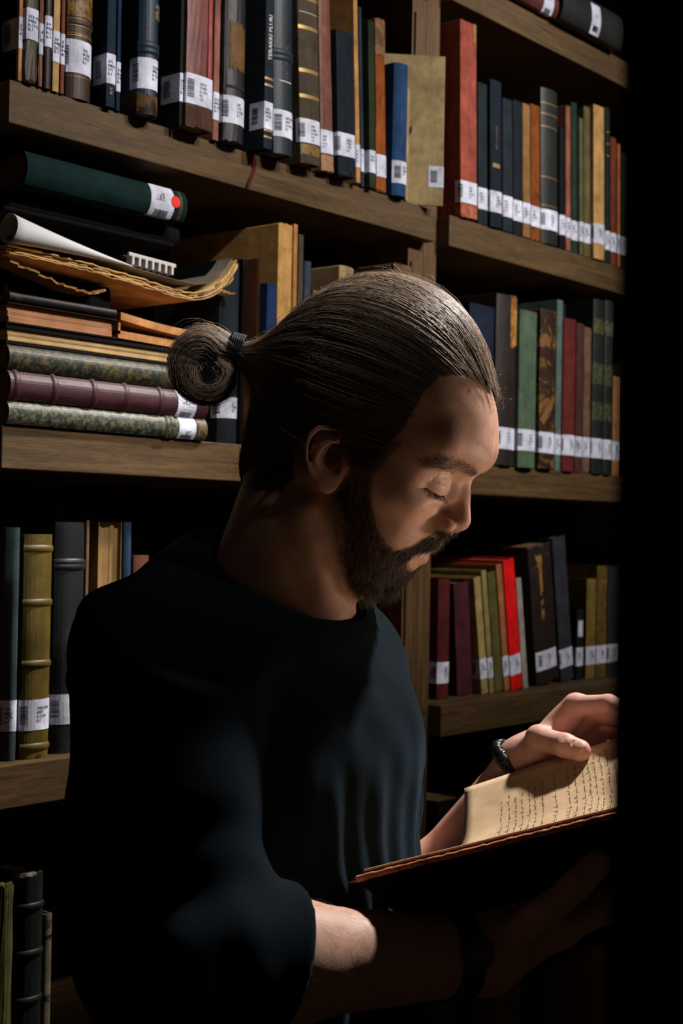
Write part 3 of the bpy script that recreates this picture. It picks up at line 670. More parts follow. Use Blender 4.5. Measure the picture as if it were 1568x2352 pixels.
run(2, Q2, [
 dict(xl=1072, xr=1130, yt=702, o=.0, d='dark navy book partly hidden by the reader\'s forehead', c=C((36,46,66),'cloth'), bulge=.003, label=lb(1), **L2),
 dict(xl=1134, xr=1181, yt=678, o=.002, d='dark brown book with torn cream paper at its head', c=C((54,44,40),'leather',(74,60,54)), bulge=.005, worn=.0015, label=lb(2), **L2, extra=patch(.004,.03,.184,.30,cover_mat((196,146,84),'patch',(150,104,56)),'torn_paper',ragged=.01)),
 dict(xl=1188, xr=1228, yt=716, o=.006, d='sage green cloth book with rounded spine', c=C((92,112,92),'cloth',(76,96,78)), bulge=.005, label=lb(3), **L2),
 dict(xl=1236, xr=1272, yt=712, o=.006, d='crumbling brown leather book with ochre patches', c=C((62,44,32),'patch',(140,104,62)), bulge=.004, worn=.003, label=lb(4), **L2),
 dict(xl=1273, xr=1287, yt=690, o=.0, d='tall slate green book behind the crumbling leather one', c=C((98,118,112),'cloth'), bulge=.001, label=lb(5), Wd=.2, **L2),
 dict(xl=1288, xr=1318, yt=734, o=.002, d='deep red cloth book with rounded spine', c=C((112,48,46),'cloth',(90,38,38)), bulge=.004, label=lb(6), **L2),
 dict(xl=1319, xr=1336, yt=744, o=.0, d='mauve brown book beside the deep red one', c=C((92,56,58),'cloth'), bulge=.002, label=lb(7), **L2),
 dict(xl=1337, xr=1354, yt=752, o=.0, d='tan book with peeling head in front of a navy one', c=C((124,98,78),'paper',(176,140,96)), bulge=.001, worn=.003, Wd=.04, label=lb(8), **L2),
 dict(xl=1355, xr=1382, yt=690, o=.002, d='dark green leather book with olive gilt panels', c=C((38,46,42),'leather'), bulge=.003, label=lb(9), **L2, gilt=((.09,.12,cover_mat((96,100,66),'marble',(40,46,40))),(.15,.185,cover_mat((96,100,66),'marble',(40,46,40))),(.235,.26,cover_mat((110,106,70),'marble',(40,46,40))))),
 dict(xl=1383, xr=1404, yt=692, o=.002, d='dark green leather twin book past the gilt panelled one', c=C((34,44,42),'leather'), bulge=.003, label=lb(10), **L2, gilt=((.09,.12,cover_mat((90,96,66),'marble',(40,46,40))),(.15,.185,cover_mat((90,96,66),'marble',(40,46,40))),(.235,.26,cover_mat((100,100,70),'marble',(40,46,40))))),
 dict(xl=1405, xr=1424, yt=866, o=.0, d='short tan pamphlet past the green leather books', c=C((176,128,86),'paper'), bulge=.0005, label=lb(11), **L2),
])
r_, _x = stand(2, 1338, 1352, 690, -.05, 'navy book rising behind the peeling tan one', Q2, C((34,48,76),'cloth'), Wd=.12, bulge=.002, seed=44)
r_.location.x = (x_at(1337, D, SH[2]+.03)+x_at(1354, D, SH[2]+.03))/2
Q3 = 'leaning books on the shelf behind the reader\'s chin'
L3 = dict(lz=.024, lh=.032)
run(3, Q3, [
 dict(xl=1002, xr=1030, yt=1330, o=-.050, d='maroon book tucked against the upright', c=C((96,38,38),'cloth'), bulge=.004, label=lb(1), **L3),
 dict(xl=1050, xr=1086, yt=1340, o=-.054, lean=-5, d='wide plum red book beside the maroon one', c=C((84,40,50),'cloth',(66,32,40)), bulge=.002, **L3),
 dict(xl=1106, xr=1122, yt=1328, o=-.044, d='thin cream edged book leaning on the plum red one', c=C((170,150,100),'paper'), bulge=.0006, label=lb(3), **L3, lean=-8.5, page=(180,160,110)),
 dict(xl=1124, xr=1136, yt=1312, o=-.044, d='thin olive cream book leaning beside the cream edged one', c=C((150,138,88),'paper'), bulge=.0006, label=lb(4), **L3, lean=-8.5),
 dict(xl=1137, xr=1156, yt=1316, o=-.046, d='olive green book leaning between cream and apricot ones', c=C((104,98,58),'cloth'), bulge=.001, **L3, lean=-8.5),
 dict(xl=1157, xr=1172, yt=1298, o=-.044, d='apricot brown book leaning against the scarlet one', c=C((170,112,72),'cloth'), bulge=.001, label=lb(6), **L3, lean=-8.5),
 dict(xl=1174, xr=1200, yt=1288, o=-.042, d='bright scarlet book leaning on the shelf', c=C((206,22,26),'cloth',None,1.35), bulge=.001, label=lb(7), **L3, lean=-8.5),
 dict(xl=1201, xr=1214, yt=1330, o=-.044, d='thin grey white pamphlet leaning past the scarlet book', c=C((170,160,150),'paper'), bulge=.0005, **L3, lean=-8.5),
 dict(xl=1232, xr=1284, yt=1258, o=-.050, d='thick dark brown book with ragged gilt scrap, leaning', c=C((50,38,34),'leather',(84,66,46),1.1), bulge=.004, worn=.003, label=lb(8), **L3, lean=-8.5, lw=.06, extra=many(patch(-.012,-.004,.11,.20,cover_mat((150,118,68),'patch',(50,38,34),1.2),'gilt_scrap',ragged=.012), patch(-.02,-.002,.196,.215,cover_mat((150,118,68),'patch',(50,38,34),1.2),'gilt_scrap',ragged=.006))),
 dict(xl=1288, xr=1318, yt=1238, o=-.056, d='steel grey book leaning on the thick brown one', c=C((66,68,76),'cloth'), bulge=.001, label=lb(9), **L3, lean=-8.5),
 dict(xl=1322, xr=1338, yt=1400, o=-.06, d='short black book with two labels next to the steel grey one', c=C((36,40,42),'cloth'), bulge=.002, label=lb(10), **L3, extra=patch(-.008,.006,.075,.103,LABELM,'second_label')),
 dict(xl=1344, xr=1366, yt=1330, o=-.062, d='olive yellow book next to the ochre one', c=C((132,112,58),'cloth',(100,84,44),1.2), bulge=.001, label=lb(11), **L3),
 dict(xl=1367, xr=1392, yt=1300, o=-.062, d='ochre book with mottled spine near the dark panel', c=C((124,100,52),'marble',(84,68,36),1.2), bulge=.001, label=lb(12), **L3),
 dict(xl=1393, xr=1422, yt=1300, o=-.062, d='slate book vanishing behind the dark panel', c=C((60,66,70),'cloth'), bulge=.001, label=lb(13), **L3),
])
Q4 = 'books on the bottom shelf under the reader\'s wrist'
run(5, Q4, [
 dict(xl=1000, xr=1040, yt=2230, o=-.02, d='grey book in shade under the reader\'s forearm', c=C((120,112,100),'cloth'), bulge=.002),
 dict(xl=1044, xr=1075, yt=2200, o=-.02, d='black book in shade under the reader\'s forearm', c=C((30,30,32),'cloth'), bulge=.002),
 dict(xl=1078, xr=1130, yt=2300, o=-.02, d='short wine red book under the watch', c=C((110,44,44),'cloth'), bulge=.002),
 dict(xl=1132, xr=1192, yt=2262, o=-.02, d='pale edged book under the watch', c=C((130,120,100),'paper'), bulge=.001),
 dict(xl=1196, xr=1250, yt=2226, o=-.02, d='dark green book under the reader\'s hand', c=C((44,66,52),'cloth'), bulge=.003),
 dict(xl=1252, xr=1300, yt=2216, o=-.02, d='olive book under the reader\'s hand', c=C((120,108,64),'paper'), bulge=.002),
 dict(xl=1302, xr=1352, yt=2192, o=-.02, d='brick book under the reader\'s hand', c=C((150,66,52),'cloth'), bulge=.002),
 dict(xl=1354, xr=1385, yt=2176, o=-.02, d='yellow headed book under the reader\'s hand', c=C((170,140,70),'paper',(110,84,40)), bulge=.002, worn=.003),
 dict(xl=1387, xr=1420, yt=2170, o=-.02, d='dim olive book beside the yellow headed one', c=C((104,98,64),'cloth'), bulge=.002),
])
run(4, Q4, [
 dict(xl=1000, xr=1062, yt=1836, o=-.02, d='black volume deep in shade behind the reader\'s chest', c=C((40,40,42),'cloth'), bulge=.002),
])

hold = [o for o in COL.objects if o.get('label', '').startswith('black slim book with white spine lettering')][0]
v = []; f = []
for k in range(15):
    t = k/14; px = 580+6*math.sin(t*4.2)-5*t; py = 352+78*t; a = on_y(px-5+2*t, py, D-.0022-.0012*math.sin(t*9)); b_ = on_y(px+5-1.5*t, py, D-.0016)
    v += [a-np.array(hold.location), b_-np.array(hold.location)]
    if k: f.append((2*k-2, 2*k-1, 2*k+1, 2*k))
rb_ = mesh_obj('ribbon_marker', v, f, cover_mat((96,44,34),'cloth'), hold)
# ------------------------------------------------------------------ implicit surfaces for the figure (working frame: right, depth, up as seen by the photographer)
f32 = np.float32
def V3(px, py, d): return np.array([(px-CX)/FPX*d, d, -(py-CY)/FPX*d])
VM = np.stack([AR, AF, AU], 1)                    # working frame -> world
def v2w(P): return CAM + np.asarray(P)@VM.T
def smin(a, b, k): 
    h = np.clip(.5+.5*(b-a)/k, 0, 1); return b*(1-h)+a*h-k*h*(1-h)
def smax(a, b, k): return -smin(-a, -b, k)
def sph(P, c, r): return np.sqrt(((P-np.asarray(c, f32))**2).sum(1))-r
def cap(P, a, b, ra, rb):
    a = np.asarray(a, f32); b = np.asarray(b, f32); ab = b-a; t = np.clip(((P-a)@ab)/max(float(ab@ab), 1e-12), 0, 1)
    return np.sqrt(((P-a-t[:, None]*ab)**2).sum(1))-(ra+(rb-ra)*t)
def chain(P, pts, rs, k=0.0):
    d = None
    for i in range(len(pts)-1):
        e = cap(P, pts[i], pts[i+1], rs[i], rs[i+1]); d = e if d is None else (np.minimum(d, e) if k == 0 else smin(d, e, k))
    return d
def ell(P, c, r, M=None):
    Q = P-np.asarray(c, f32)
    if M is not None: Q = Q@np.asarray(M, f32)          # columns of M = axes
    r = np.asarray(r, f32); k0 = np.sqrt(((Q/r)**2).sum(1)); k1 = np.sqrt(((Q/(r*r))**2).sum(1))
    return k0*(k0-1)/np.maximum(k1, 1e-6)
def rbox(P, c, h, r, M=None):
    Q = P-np.asarray(c, f32)
    if M is not None: Q = Q@np.asarray(M, f32)
    q = np.abs(Q)-np.asarray(h, f32)+r
    return np.sqrt((np.maximum(q, 0)**2).sum(1))+np.minimum(q.max(1), 0)-r
def polygonize(fn, lo, hi, h, B=12, margin=1.7):
    """surface nets on a grid evaluated only near the surface"""
    lo = np.asarray(lo, float); hi = np.asarray(hi, float)
    nb = np.maximum(1, np.ceil((hi-lo)/(h*B)).astype(int)); n = nb*B
    gi = np.stack(np.meshgrid(*[np.arange(k) for k in nb], indexing='ij'), -1).reshape(-1, 3)
    cen = (lo+(gi+.5)*B*h).astype(f32)
    dc = fn(cen); act = np.abs(dc) < B*h*.87*margin
    A = np.empty(tuple(n), f32)
    A.reshape(nb[0], B, nb[1], B, nb[2], B)[...] = np.where(dc > 0, 1.0, -1.0).reshape(nb[0], 1, nb[1], 1, nb[2], 1)
    off = np.stack(np.meshgrid(*[np.arange(B)]*3, indexing='ij'), -1).reshape(-1, 3)
    AV = A.reshape(nb[0], B, nb[1], B, nb[2], B)
    ids = gi[act]
    for s in range(0, len(ids), 120):
        q = ids[s:s+120]
        P = (lo+((q[:, None, :]*B+off[None])+.5)*h).reshape(-1, 3).astype(f32)
        d = fn(P).reshape(len(q), B, B, B)
        AV[q[:, 0], :, q[:, 1], :, q[:, 2], :] = d
    S = A < 0
    nx, ny, nz = A.shape
    mixed = np.zeros((nx-1, ny-1, nz-1), bool); s0 = S[:-1, :-1, :-1]
    for dx in (0, 1):
        for dy in (0, 1):
            for dz in (0, 1):
                if dx+dy+dz: mixed |= (S[dx:nx-1+dx, dy:ny-1+dy, dz:nz-1+dz] != s0)
    ci = np.argwhere(mixed); idx = np.full(mixed.shape, -1, np.int32); idx[mixed] = np.arange(len(ci))
    acc = np.zeros((len(ci), 3)); cnt = np.zeros(len(ci))
    cor = [(a, b, c) for a in (0, 1) for b in (0, 1) for c in (0, 1)]
    for i, p in enumerate(cor):
        for q in cor[i+1:]:
            if sum(abs(u-w) for u, w in zip(p, q)) != 1: continue
            va = A[ci[:, 0]+p[0], ci[:, 1]+p[1], ci[:, 2]+p[2]]; vb = A[ci[:, 0]+q[0], ci[:, 1]+q[1], ci[:, 2]+q[2]]
            m = (va < 0) != (vb < 0); t = np.where(m, va/np.where(m, va-vb, 1), 0)
            acc += m[:, None]*(np.array(p)+t[:, None]*(np.array(q)-np.array(p))); cnt += m
    verts = lo+(ci+acc/cnt[:, None]+.5)*h
    F = []
    for ax in range(3):
        sl0 = [slice(None)]*3; sl1 = [slice(None)]*3; sl0[ax] = slice(0, -1); sl1[ax] = slice(1, None)
        ch = S[tuple(sl0)] != S[tuple(sl1)]; e = np.argwhere(ch)
        b, c = [(1, 2), (2, 0), (0, 1)][ax]
        ok = (e[:, b] > 0) & (e[:, c] > 0) & (e[:, b] < A.shape[b]-1) & (e[:, c] < A.shape[c]-1); e = e[ok]
        def cid(db, dc):
            q = e.copy(); q[:, b] += db; q[:, c] += dc; return idx[q[:, 0], q[:, 1], q[:, 2]]
        quad = np.stack([cid(-1, -1), cid(0, -1), cid(0, 0), cid(-1, 0)], 1)
        flip = ~S[e[:, 0], e[:, 1], e[:, 2]]; quad[flip] = quad[flip][:, ::-1]
        F.append(quad)
    F = np.concatenate(F); F = F[(F >= 0).all(1)]
    return verts, F
def relax(V, F, it=2, w=.5):
    for _ in range(it):
        s = np.zeros_like(V); c = np.zeros(len(V))
        for i in range(4):
            a, b = F[:, i], F[:, (i+1) % 4]
            for k in range(3):
                s[:, k] += np.bincount(a, V[b, k], len(V)) + np.bincount(b, V[a, k], len(V))
            c += np.bincount(a, minlength=len(V))+np.bincount(b, minlength=len(V))
        V = V*(1-w)+w*s/np.maximum(c, 1)[:, None]
    return V
def fast_mesh(name, V, F, mat, parent=None, attrs=None, smooth=True):
    """mesh from numpy arrays (faces of one size)"""
    me = bpy.data.meshes.new(name); n = F.shape[1]
    me.vertices.add(len(V)); me.vertices.foreach_set('co', np.asarray(V, f32).ravel())
    me.loops.add(F.size); me.loops.foreach_set('vertex_index', np.asarray(F, np.int32).ravel())
    me.polygons.add(len(F)); me.polygons.foreach_set('loop_start', np.arange(0, F.size, n, dtype=np.int32))
    me.polygons.foreach_set('loop_total', np.full(len(F), n, np.int32))
    me.update(calc_edges=True); me.validate()
    if smooth: me.polygons.foreach_set('use_smooth', np.ones(len(me.polygons), bool))
    for k, a in (attrs or {}).items():
        at = me.attributes.new(k, 'FLOAT_COLOR', 'POINT'); col = np.ones((len(V), 4), f32); col[:, :3] = a; at.data.foreach_set('color', col.ravel())
    if mat is not None: me.materials.append(mat)
    o = bpy.data.objects.new(name, me); COL.objects.link(o)
    if parent is not None: o.parent = parent
    return o
def in_poly(x, y, poly):
    r = np.zeros(len(x), bool); n = len(poly)
    for i in range(n):
        x0, y0 = poly[i]; x1, y1 = poly[(i+1) % n]
        c = ((y0 > y) != (y1 > y)) & (x < (x1-x0)*(y-y0)/((y1-y0) or 1e-9)+x0); r ^= c
    return r
def tubes(P, rad, sides=3):
    """P (n, m, 3) strand points, rad (n, m): thin tubes as one vert/face array"""
    n, m, _ = P.shape
    T = np.gradient(P, axis=1); T /= np.linalg.norm(T, axis=2, keepdims=True)+1e-12
    ref = np.array([.31, .57, .76]); A1 = np.cross(T, ref); A1 /= np.linalg.norm(A1, axis=2, keepdims=True)+1e-12; A2 = np.cross(T, A1)
    R = []
    for k in range(sides):
        a = 2*math.pi*k/sides; R.append(P+(A1*math.cos(a)+A2*math.sin(a))*rad[..., None])
    Vt = np.stack(R, 2).reshape(-1, 3)
    i = np.arange(n)[:, None, None]*m*sides; j = np.arange(m-1)[None, :, None]*sides; k = np.arange(sides)[None, None, :]; k2 = (k+1) % sides
    F = np.stack([i+j+k, i+j+k2, i+j+sides+k2, i+j+sides+k], -1).reshape(-1, 4)
    return Vt, F
# ------------------------------------------------------------------ the reader's head
TH_, PS = math.radians(24.5), math.radians(20.0)
HO = np.array([.0243, 1.29, .0458])
def h2v(Q):
    Q = np.asarray(Q, float); x, y, z = Q[..., 0], Q[..., 1], Q[..., 2]
    xp = x*math.cos(TH_)+z*math.sin(TH_); zp_ = z*math.cos(TH_)-x*math.sin(TH_)
    return np.stack([HO[0]+xp*math.cos(PS)+y*math.sin(PS), HO[1]-xp*math.sin(PS)+y*math.cos(PS), HO[2]+zp_], -1)
HM = np.stack([h2v((1, 0, 0))-HO, h2v((0, 1, 0))-HO, h2v((0, 0, 1))-HO], 1)     # columns = head axes in working frame
def v2h(P): return ((P-HO.astype(f32))@HM.astype(f32))
def mid(px, py):
    """head-frame (x, z) of a point of the profile seen at a pixel"""
    k = (px-CX)/FPX; xp = (k*HO[1]-HO[0])/(math.cos(PS)+k*math.sin(PS)); d = HO[1]-xp*math.sin(PS)
    zq = -(py-CY)/FPX*d-HO[2]
    return xp*math.cos(TH_)-zq*math.sin(TH_), zq*math.cos(TH_)+xp*math.sin(TH_)
def vpx(P):
    return CX+FPX*P[:, 0]/P[:, 1], CY-FPX*P[:, 2]/P[:, 1]
# profile without the nose, from the hairline to the chin
prof = [mid(*p) for p in [(1116,820),(1132,880),(1137,930),(1137,985),(1133,1035),(1121,1062)]]
nas = mid(1083, 1096)
prof += [(nas[0]-.001, nas[1])]
sub = mid(1036, 1230)
prof += [(nas[0]-.012, nas[1]-.016), (sub[0]-.013, sub[1]+.020), (sub[0]-.004, sub[1]+.004)]
prof += [mid(*p) for p in [(1022,1250),(1004,1266),(988,1272),(976,1292),(957,1306),(945,1316),(932,1332),(905,1338)]]
_z = np.array([p[1] for p in prof])[::-1]; _x = np.array([p[0] for p in prof])[::-1]
_o = np.argsort(_z); _z, _x = _z[_o], _x[_o]
_zz = np.linspace(_z[0], _z[-1], 220); _xx = np.interp(_zz, _z, _x)
for _ in range(14): _xx[1:-1] = (_xx[:-2]+2*_xx[1:-1]+_xx[2:])/4
CHZ = _z[0]
tip = mid(1079, 1205); tipb = mid(1066, 1216); lipz = mid(990, 1273)
W_T = (np.array([-.130,-.112,-.098,-.080,-.060,-.035,-.010,.012,.035,.060,.090,.12]), np.array([.010,.026,.038,.050,.057,.062,.0665,.0665,.0655,.069,.071,.068]))
N_T = (np.array([-.12,-.09,-.06,-.03,.0,.03,.06,.1]), np.array([2.0,2.0,2.0,2.05,2.25,2.45,2.4,2.2]))
B_T = (np.array([-.13,-.11,-.09,-.07,-.05,0,.1]), np.array([.045,.025,-.005,-.02,-.03,-.05,-.06]))
EC = np.array([.0705, .0335, nas[1]-.0165]); _e = math.radians(24)
EA = np.stack([(math.cos(_e), math.sin(_e), 0), (-math.sin(_e), math.cos(_e), 0), (0, 0, 1)], 1)
def lid_edge(v): return -.0062+.08*v+9.0*v*v
def skull_sdf(Q):
    x, y, z = Q[:, 0], Q[:, 1], Q[:, 2]; ay = np.abs(y); M = np.stack([x, ay, z], 1)
    cran = ell(Q, (-.010, 0, .060), (.097, .0745, .090))
    zc = np.clip(z, _zz[0], _zz[-1])
    F0 = np.interp(zc, _zz, _xx); Wt = np.interp(zc, *W_T); nn = np.interp(zc, *N_T); Bk = np.interp(zc, *B_T)
    xc = np.interp(zc, [-.12, -.08, -.03, .1], [.055, .035, .016, .01])
    a = np.where(x > xc, np.maximum(F0-xc, .004), np.maximum(xc-Bk, .01))
    g = (np.abs((x-xc)/a)**nn+np.abs(ay/Wt)**nn)**(1/nn)-1
    face = g*np.minimum(a, Wt)
    face = smax(face, _zz[0]+.001-z, .014)
    face = smax(face, z-.098, .03)
    return smin(cran, face, .022)+.0012
def head_sdf(P, fine=True):
    Q = v2h(P); x, y, z = Q[:, 0], Q[:, 1], Q[:, 2]; ay = np.abs(y); M = np.stack([x, ay, z], 1)
    d = skull_sdf(Q)
    # cheek bones, jaw corner, chin
    d = smin(d, ell(M, (.056, .043, -.010), (.026, .021, .014)), .016)
    d = smin(d, cap(M, (.004, .050, -.062), (.052, .030, -.098), .010, .011), .022)
    d = smin(d, cap(M, (.050, .052, -.004), (.004, .0625, .004), .010, .008), .022)
    d = smin(d, ell(M, (.050, .050, .030), (.022, .015, .022)), .022)
    # hollow beside the nose and below the cheek bone
    d = smax(d, -ell(M, (.108, .036, -.036), (.023, .019, .025)), .024)
    # brow ridge and eye sockets
    gz = mid(1131, 1045)
    d = smin(d, cap(M, (gz[0]-.016, .010, gz[1]-.006), (gz[0]-.030, .046, gz[1]-.004), .0085, .008), .024)
    d = smax(d, -ell(M, (.1030, .032, nas[1]-.012), (.019, .0185, .012)), .013)
    if fine:
        K = (M-EC.astype(f32))@EA.astype(f32)           # eye frame: forward, sideways, up
        d = smin(d, ell(K, (0, 0, 0), (.0128, .0165, .0128)), .003)
        lid = ell(K, (0, 0, 0), (.0147, .0188, .0147)); lid = smax(lid, lid_edge(K[:, 1])-K[:, 2], .0010); d = smin(d, lid, .0030)
        cr = np.abs(ell(K, (0, 0, .0082), (.0142, .0185, .0135)))-.0005
        cr = np.maximum(np.maximum(cr, .0042-K[:, 2]), np.abs(K[:, 1]-.001)-.0115); d = smax(d, -cr, .0014)
        d = smin(d, ell(K, (.0075, .001, -.0125), (.0068, .0165, .0040)), .006)
    # nose
    n0 = (nas[0]-.0055, 0, nas[1]+.001)
    nm = ((nas[0]+tip[0])/2-.0085, 0, (nas[1]+tip[1])/2)
    nose = chain(Q, [n0, nm, (tip[0]-.0100, 0, tip[1])], [.0052, .0066, .0098], .004)
    nose = smin(nose, sph(Q, (tipb[0]-.0105, 0, tipb[1]+.004), .0092), .004)
    nose = smin(nose, ell(M, (nas[0]-.016, .010, nas[1]-.020), (.013, .009, .020)), .010)
    al = mid(1020, 1205)
    nose = smin(nose, ell(M, (al[0]+.0015, .0145, al[1]+.001), (.0115, .0066, .0078)), .0075)
    nose = smin(nose, cap(Q, (tipb[0]-.012, 0, tipb[1]+.001), (sub[0]-.004, 0, sub[1]+.001), .0042, .0045), .003)
    d = smin(d, nose, .0055)
    if fine:
        d = smax(d, -ell(M, (al[0]+.006, .0085, al[1]-.0085), (.0075, .0034, .0055)), .0015)
        gr = cap(M, (al[0]-.0085, .0165, al[1]+.007), (al[0]-.0105, .0195, al[1]-.006), .0008, .0008); d = smax(d, -gr, .006)
        # lips
        lx, lzz = lipz
        up = chain(M, [(lx-.002, 0, lzz+.0062), (lx-.0085, .013, lzz+.0042), (lx-.0185, .0245, lzz-.0012)], [.0050, .0042, .0022], .003)
        lo_ = chain(M, [(lx-.0065, 0, lzz-.0068), (lx-.0120, .012, lzz-.0054), (lx-.0195, .0235, lzz-.0022)], [.0058, .0048, .0022], .003)
        d = smin(d, up, .0035); d = smin(d, lo_, .0035)
        sl = chain(M, [(lx+.002, 0, lzz-.0004), (lx-.0055, .013, lzz-.0006), (lx-.0165, .0252, lzz-.0020)], [.0009, .0009, .0008]); d = smax(d, -sl, .0022)
        d = smin(d, ear_sdf(Q), .0035)
    return d
EU = np.array([math.cos(math.radians(-22)), 0, math.sin(math.radians(-22))]); 
def _ear_axes(side):
    # ear plane: u forward, v up (tilted back), w outwards
    a = math.radians(23); u0 = np.array([math.cos(a), 0, math.sin(a)]); v0 = np.array([-math.sin(a), 0, math.cos(a)])
    w0 = np.array([0, -1., 0]) if side > 0 else np.array([0, 1., 0])
    fl = math.radians(20); u1 = u0*math.cos(fl)-w0*math.sin(fl); w1 = w0*math.cos(fl)+u0*math.sin(fl)
    return np.stack([u1, v0, w1], 1)
def _ep(px, py, w=0.0): return ((px-783)/2600.0, -(py-1062)/2600.0, w)
def ear_sdf(Q):
    out = None
    for side in (1, -1):
        A = _ear_axes(side).astype(f32); o = np.array([.004, -.068*side, .002], f32)
        E = (Q-o)@A
        hel = chain(E, [_ep(766,1048,.001), _ep(779,1030,.003), _ep(774,1012,.006), _ep(758,1000,.008), _ep(736,994,.009), _ep(715,998,.010), _ep(700,1012,.010), _ep(692,1036,.010), _ep(692,1060,.009), _ep(698,1084,.008), _ep(710,1104,.006), _ep(724,1120,.004)],
                    [.0022,.0028,.003,.003,.0029,.0028,.0027,.0026,.0025,.0026,.003,.0035])
        base = ell(E, (-.0160, .001, .0035), (.0175, .0275, .0042))
        d = smin(base, hel, .0025)
        fossa = chain(E, [_ep(754,1009,.0080), _ep(724,1011,.0085), _ep(707,1030,.0085), _ep(702,1066,.0080)], [.0030,.0042,.0042,.0028])
        d = smax(d, -fossa, .002)
        anti = chain(E, [_ep(760,1022,.0055), _ep(744,1028,.008), _ep(728,1036,.009), _ep(715,1050,.009), _ep(711,1070,.008), _ep(722,1094,.006), _ep(742,1102,.006)], [.0022,.0027,.003,.003,.003,.0028,.0028])
        d = smin(d, anti, .003)
        con = ell(E, _ep(752,1064,.0075), (.0115, .0135, .0085)); d = smax(d, -con, .0015)
        d = smin(d, cap(E, _ep(776,1070,.003), _ep(774,1086,.004), .0038, .0034), .002)
        d = smin(d, ell(E, _ep(740,1120,.004), (.0085, .0085, .0034)), .004)
        out = d if out is None else np.minimum(out, d)
    return out
# neck and the start of the shoulders
NK0 = V3(690, 1125, 1.288); NK1 = V3(618, 1385, 1.285)
def neck_sdf(P):
    d = cap(P, NK0, NK1, .052, .060)
    d = smin(d, cap(P, V3(738, 1240, 1.272), V3(752, 1400, 1.268), .026, .018), .03)
    d = smin(d, ell(P, V3(690, 1452, 1.285), (.046, .060, .040)), .03)
    d = smin(d, cap(P, V3(752, 1288, 1.268), V3(756, 1300, 1.266), .013, .012), .012)
    d = smin(d, cap(P, V3(700, 1180, 1.238), V3(748, 1405, 1.250), .010, .007), .02)          # neck muscle
    return d
# ------------------------------------------------------------------ trunk, arms, hands
YT = math.radians(31)
TL = np.array([math.sin(YT), math.cos(YT), 0]); TF = np.array([math.cos(YT), -math.sin(YT), 0]); TU = np.array([0, 0, 1.])
TM = np.stack([TF, TL, TU], 1)
RS = np.array([-.136, 1.105, -.116]); LS = np.array([-.012, 1.400, -.162])
RE = V3(405, 2215, 1.02); RW = V3(1105, 2196, 1.135)
LE = V3(900, 2145, 1.495); LW = V3(1204, 1757, 1.452)
CH = np.array([-.088, 1.262, -.240])
def trunk_sdf(P, g=0.0):
    d = ell(P, CH, (.110+g, .172+g, .21+g), TM)
    d = smin(d, ell(P, CH+np.array([.038, .004, -.175]), (.102+g, .150+g, .27+g), TM), .06)
    for S, s in ((RS, 1), (LS, 1)):
        d = smin(d, cap(P, V3(600, 1330, 1.285), S+np.array([0, 0, .018]), .052+g, .046+g), .05)
        d = smin(d, sph(P, S, .058+g), .05)
    d = smin(d, cap(P, CH+TF*.045+TL*(-.07)+TU*.04, CH+TF*.05+TL*.07+TU*.04, .068+g, .068+g), .05)
    return d
def uarm_sdf(P, S, E, g=0.0): return chain(P, [S, S*.5+E*.5+np.array([-.002, 0, 0]), E], [.056+g, .051+g, .044+g], .02)
def farm_sdf(P, E, Wr, r0, r1):
    m = E*.68+Wr*.32
    return chain(P, [E, m, Wr], [r0, r0*.98, r1], .02)
# right hand, palm up under the book
def V(px, py, d): return V3(px, py, d)
RH = dict(palm=[(1150,2165,1.140), (1290,2095,1.180)],
          fingers=[[(1290,2140,1.145),(1385,2095,1.153),(1450,2025,1.160),(1495,1985,1.165)],
                   [(1310,2110,1.165),(1410,2060,1.173),(1480,1987,1.180),(1525,1950,1.185)],
                   [(1312,2085,1.190),(1405,2035,1.197),(1470,1965,1.205),(1512,1930,1.210)],
                   [(1300,2068,1.213),(1378,2022,1.221),(1428,1963,1.227),(1462,1937,1.233)]],
          thumb=[(1180,2150,1.115),(1255,2095,1.100),(1325,2030,1.100),(1370,1985,1.105)])
LH = dict(palm=[(1222,1742,1.458), (1330,1655,1.455)],
          fingers=[[(1322,1622,1.438),(1398,1618,1.412),(1448,1640,1.385),(1462,1676,1.375)],
                   [(1350,1640,1.465),(1428,1650,1.435),(1468,1680,1.405),(1476,1715,1.390)],
                   [(1366,1672,1.485),(1440,1684,1.460),(1474,1712,1.435),(1480,1742,1.420)],
                   [(1376,1704,1.502),(1436,1718,1.480),(1462,1740,1.460),(1468,1762,1.445)]],
          thumb=[(1224,1738,1.444),(1238,1697,1.420),(1296,1712,1.388),(1331,1724,1.379)])
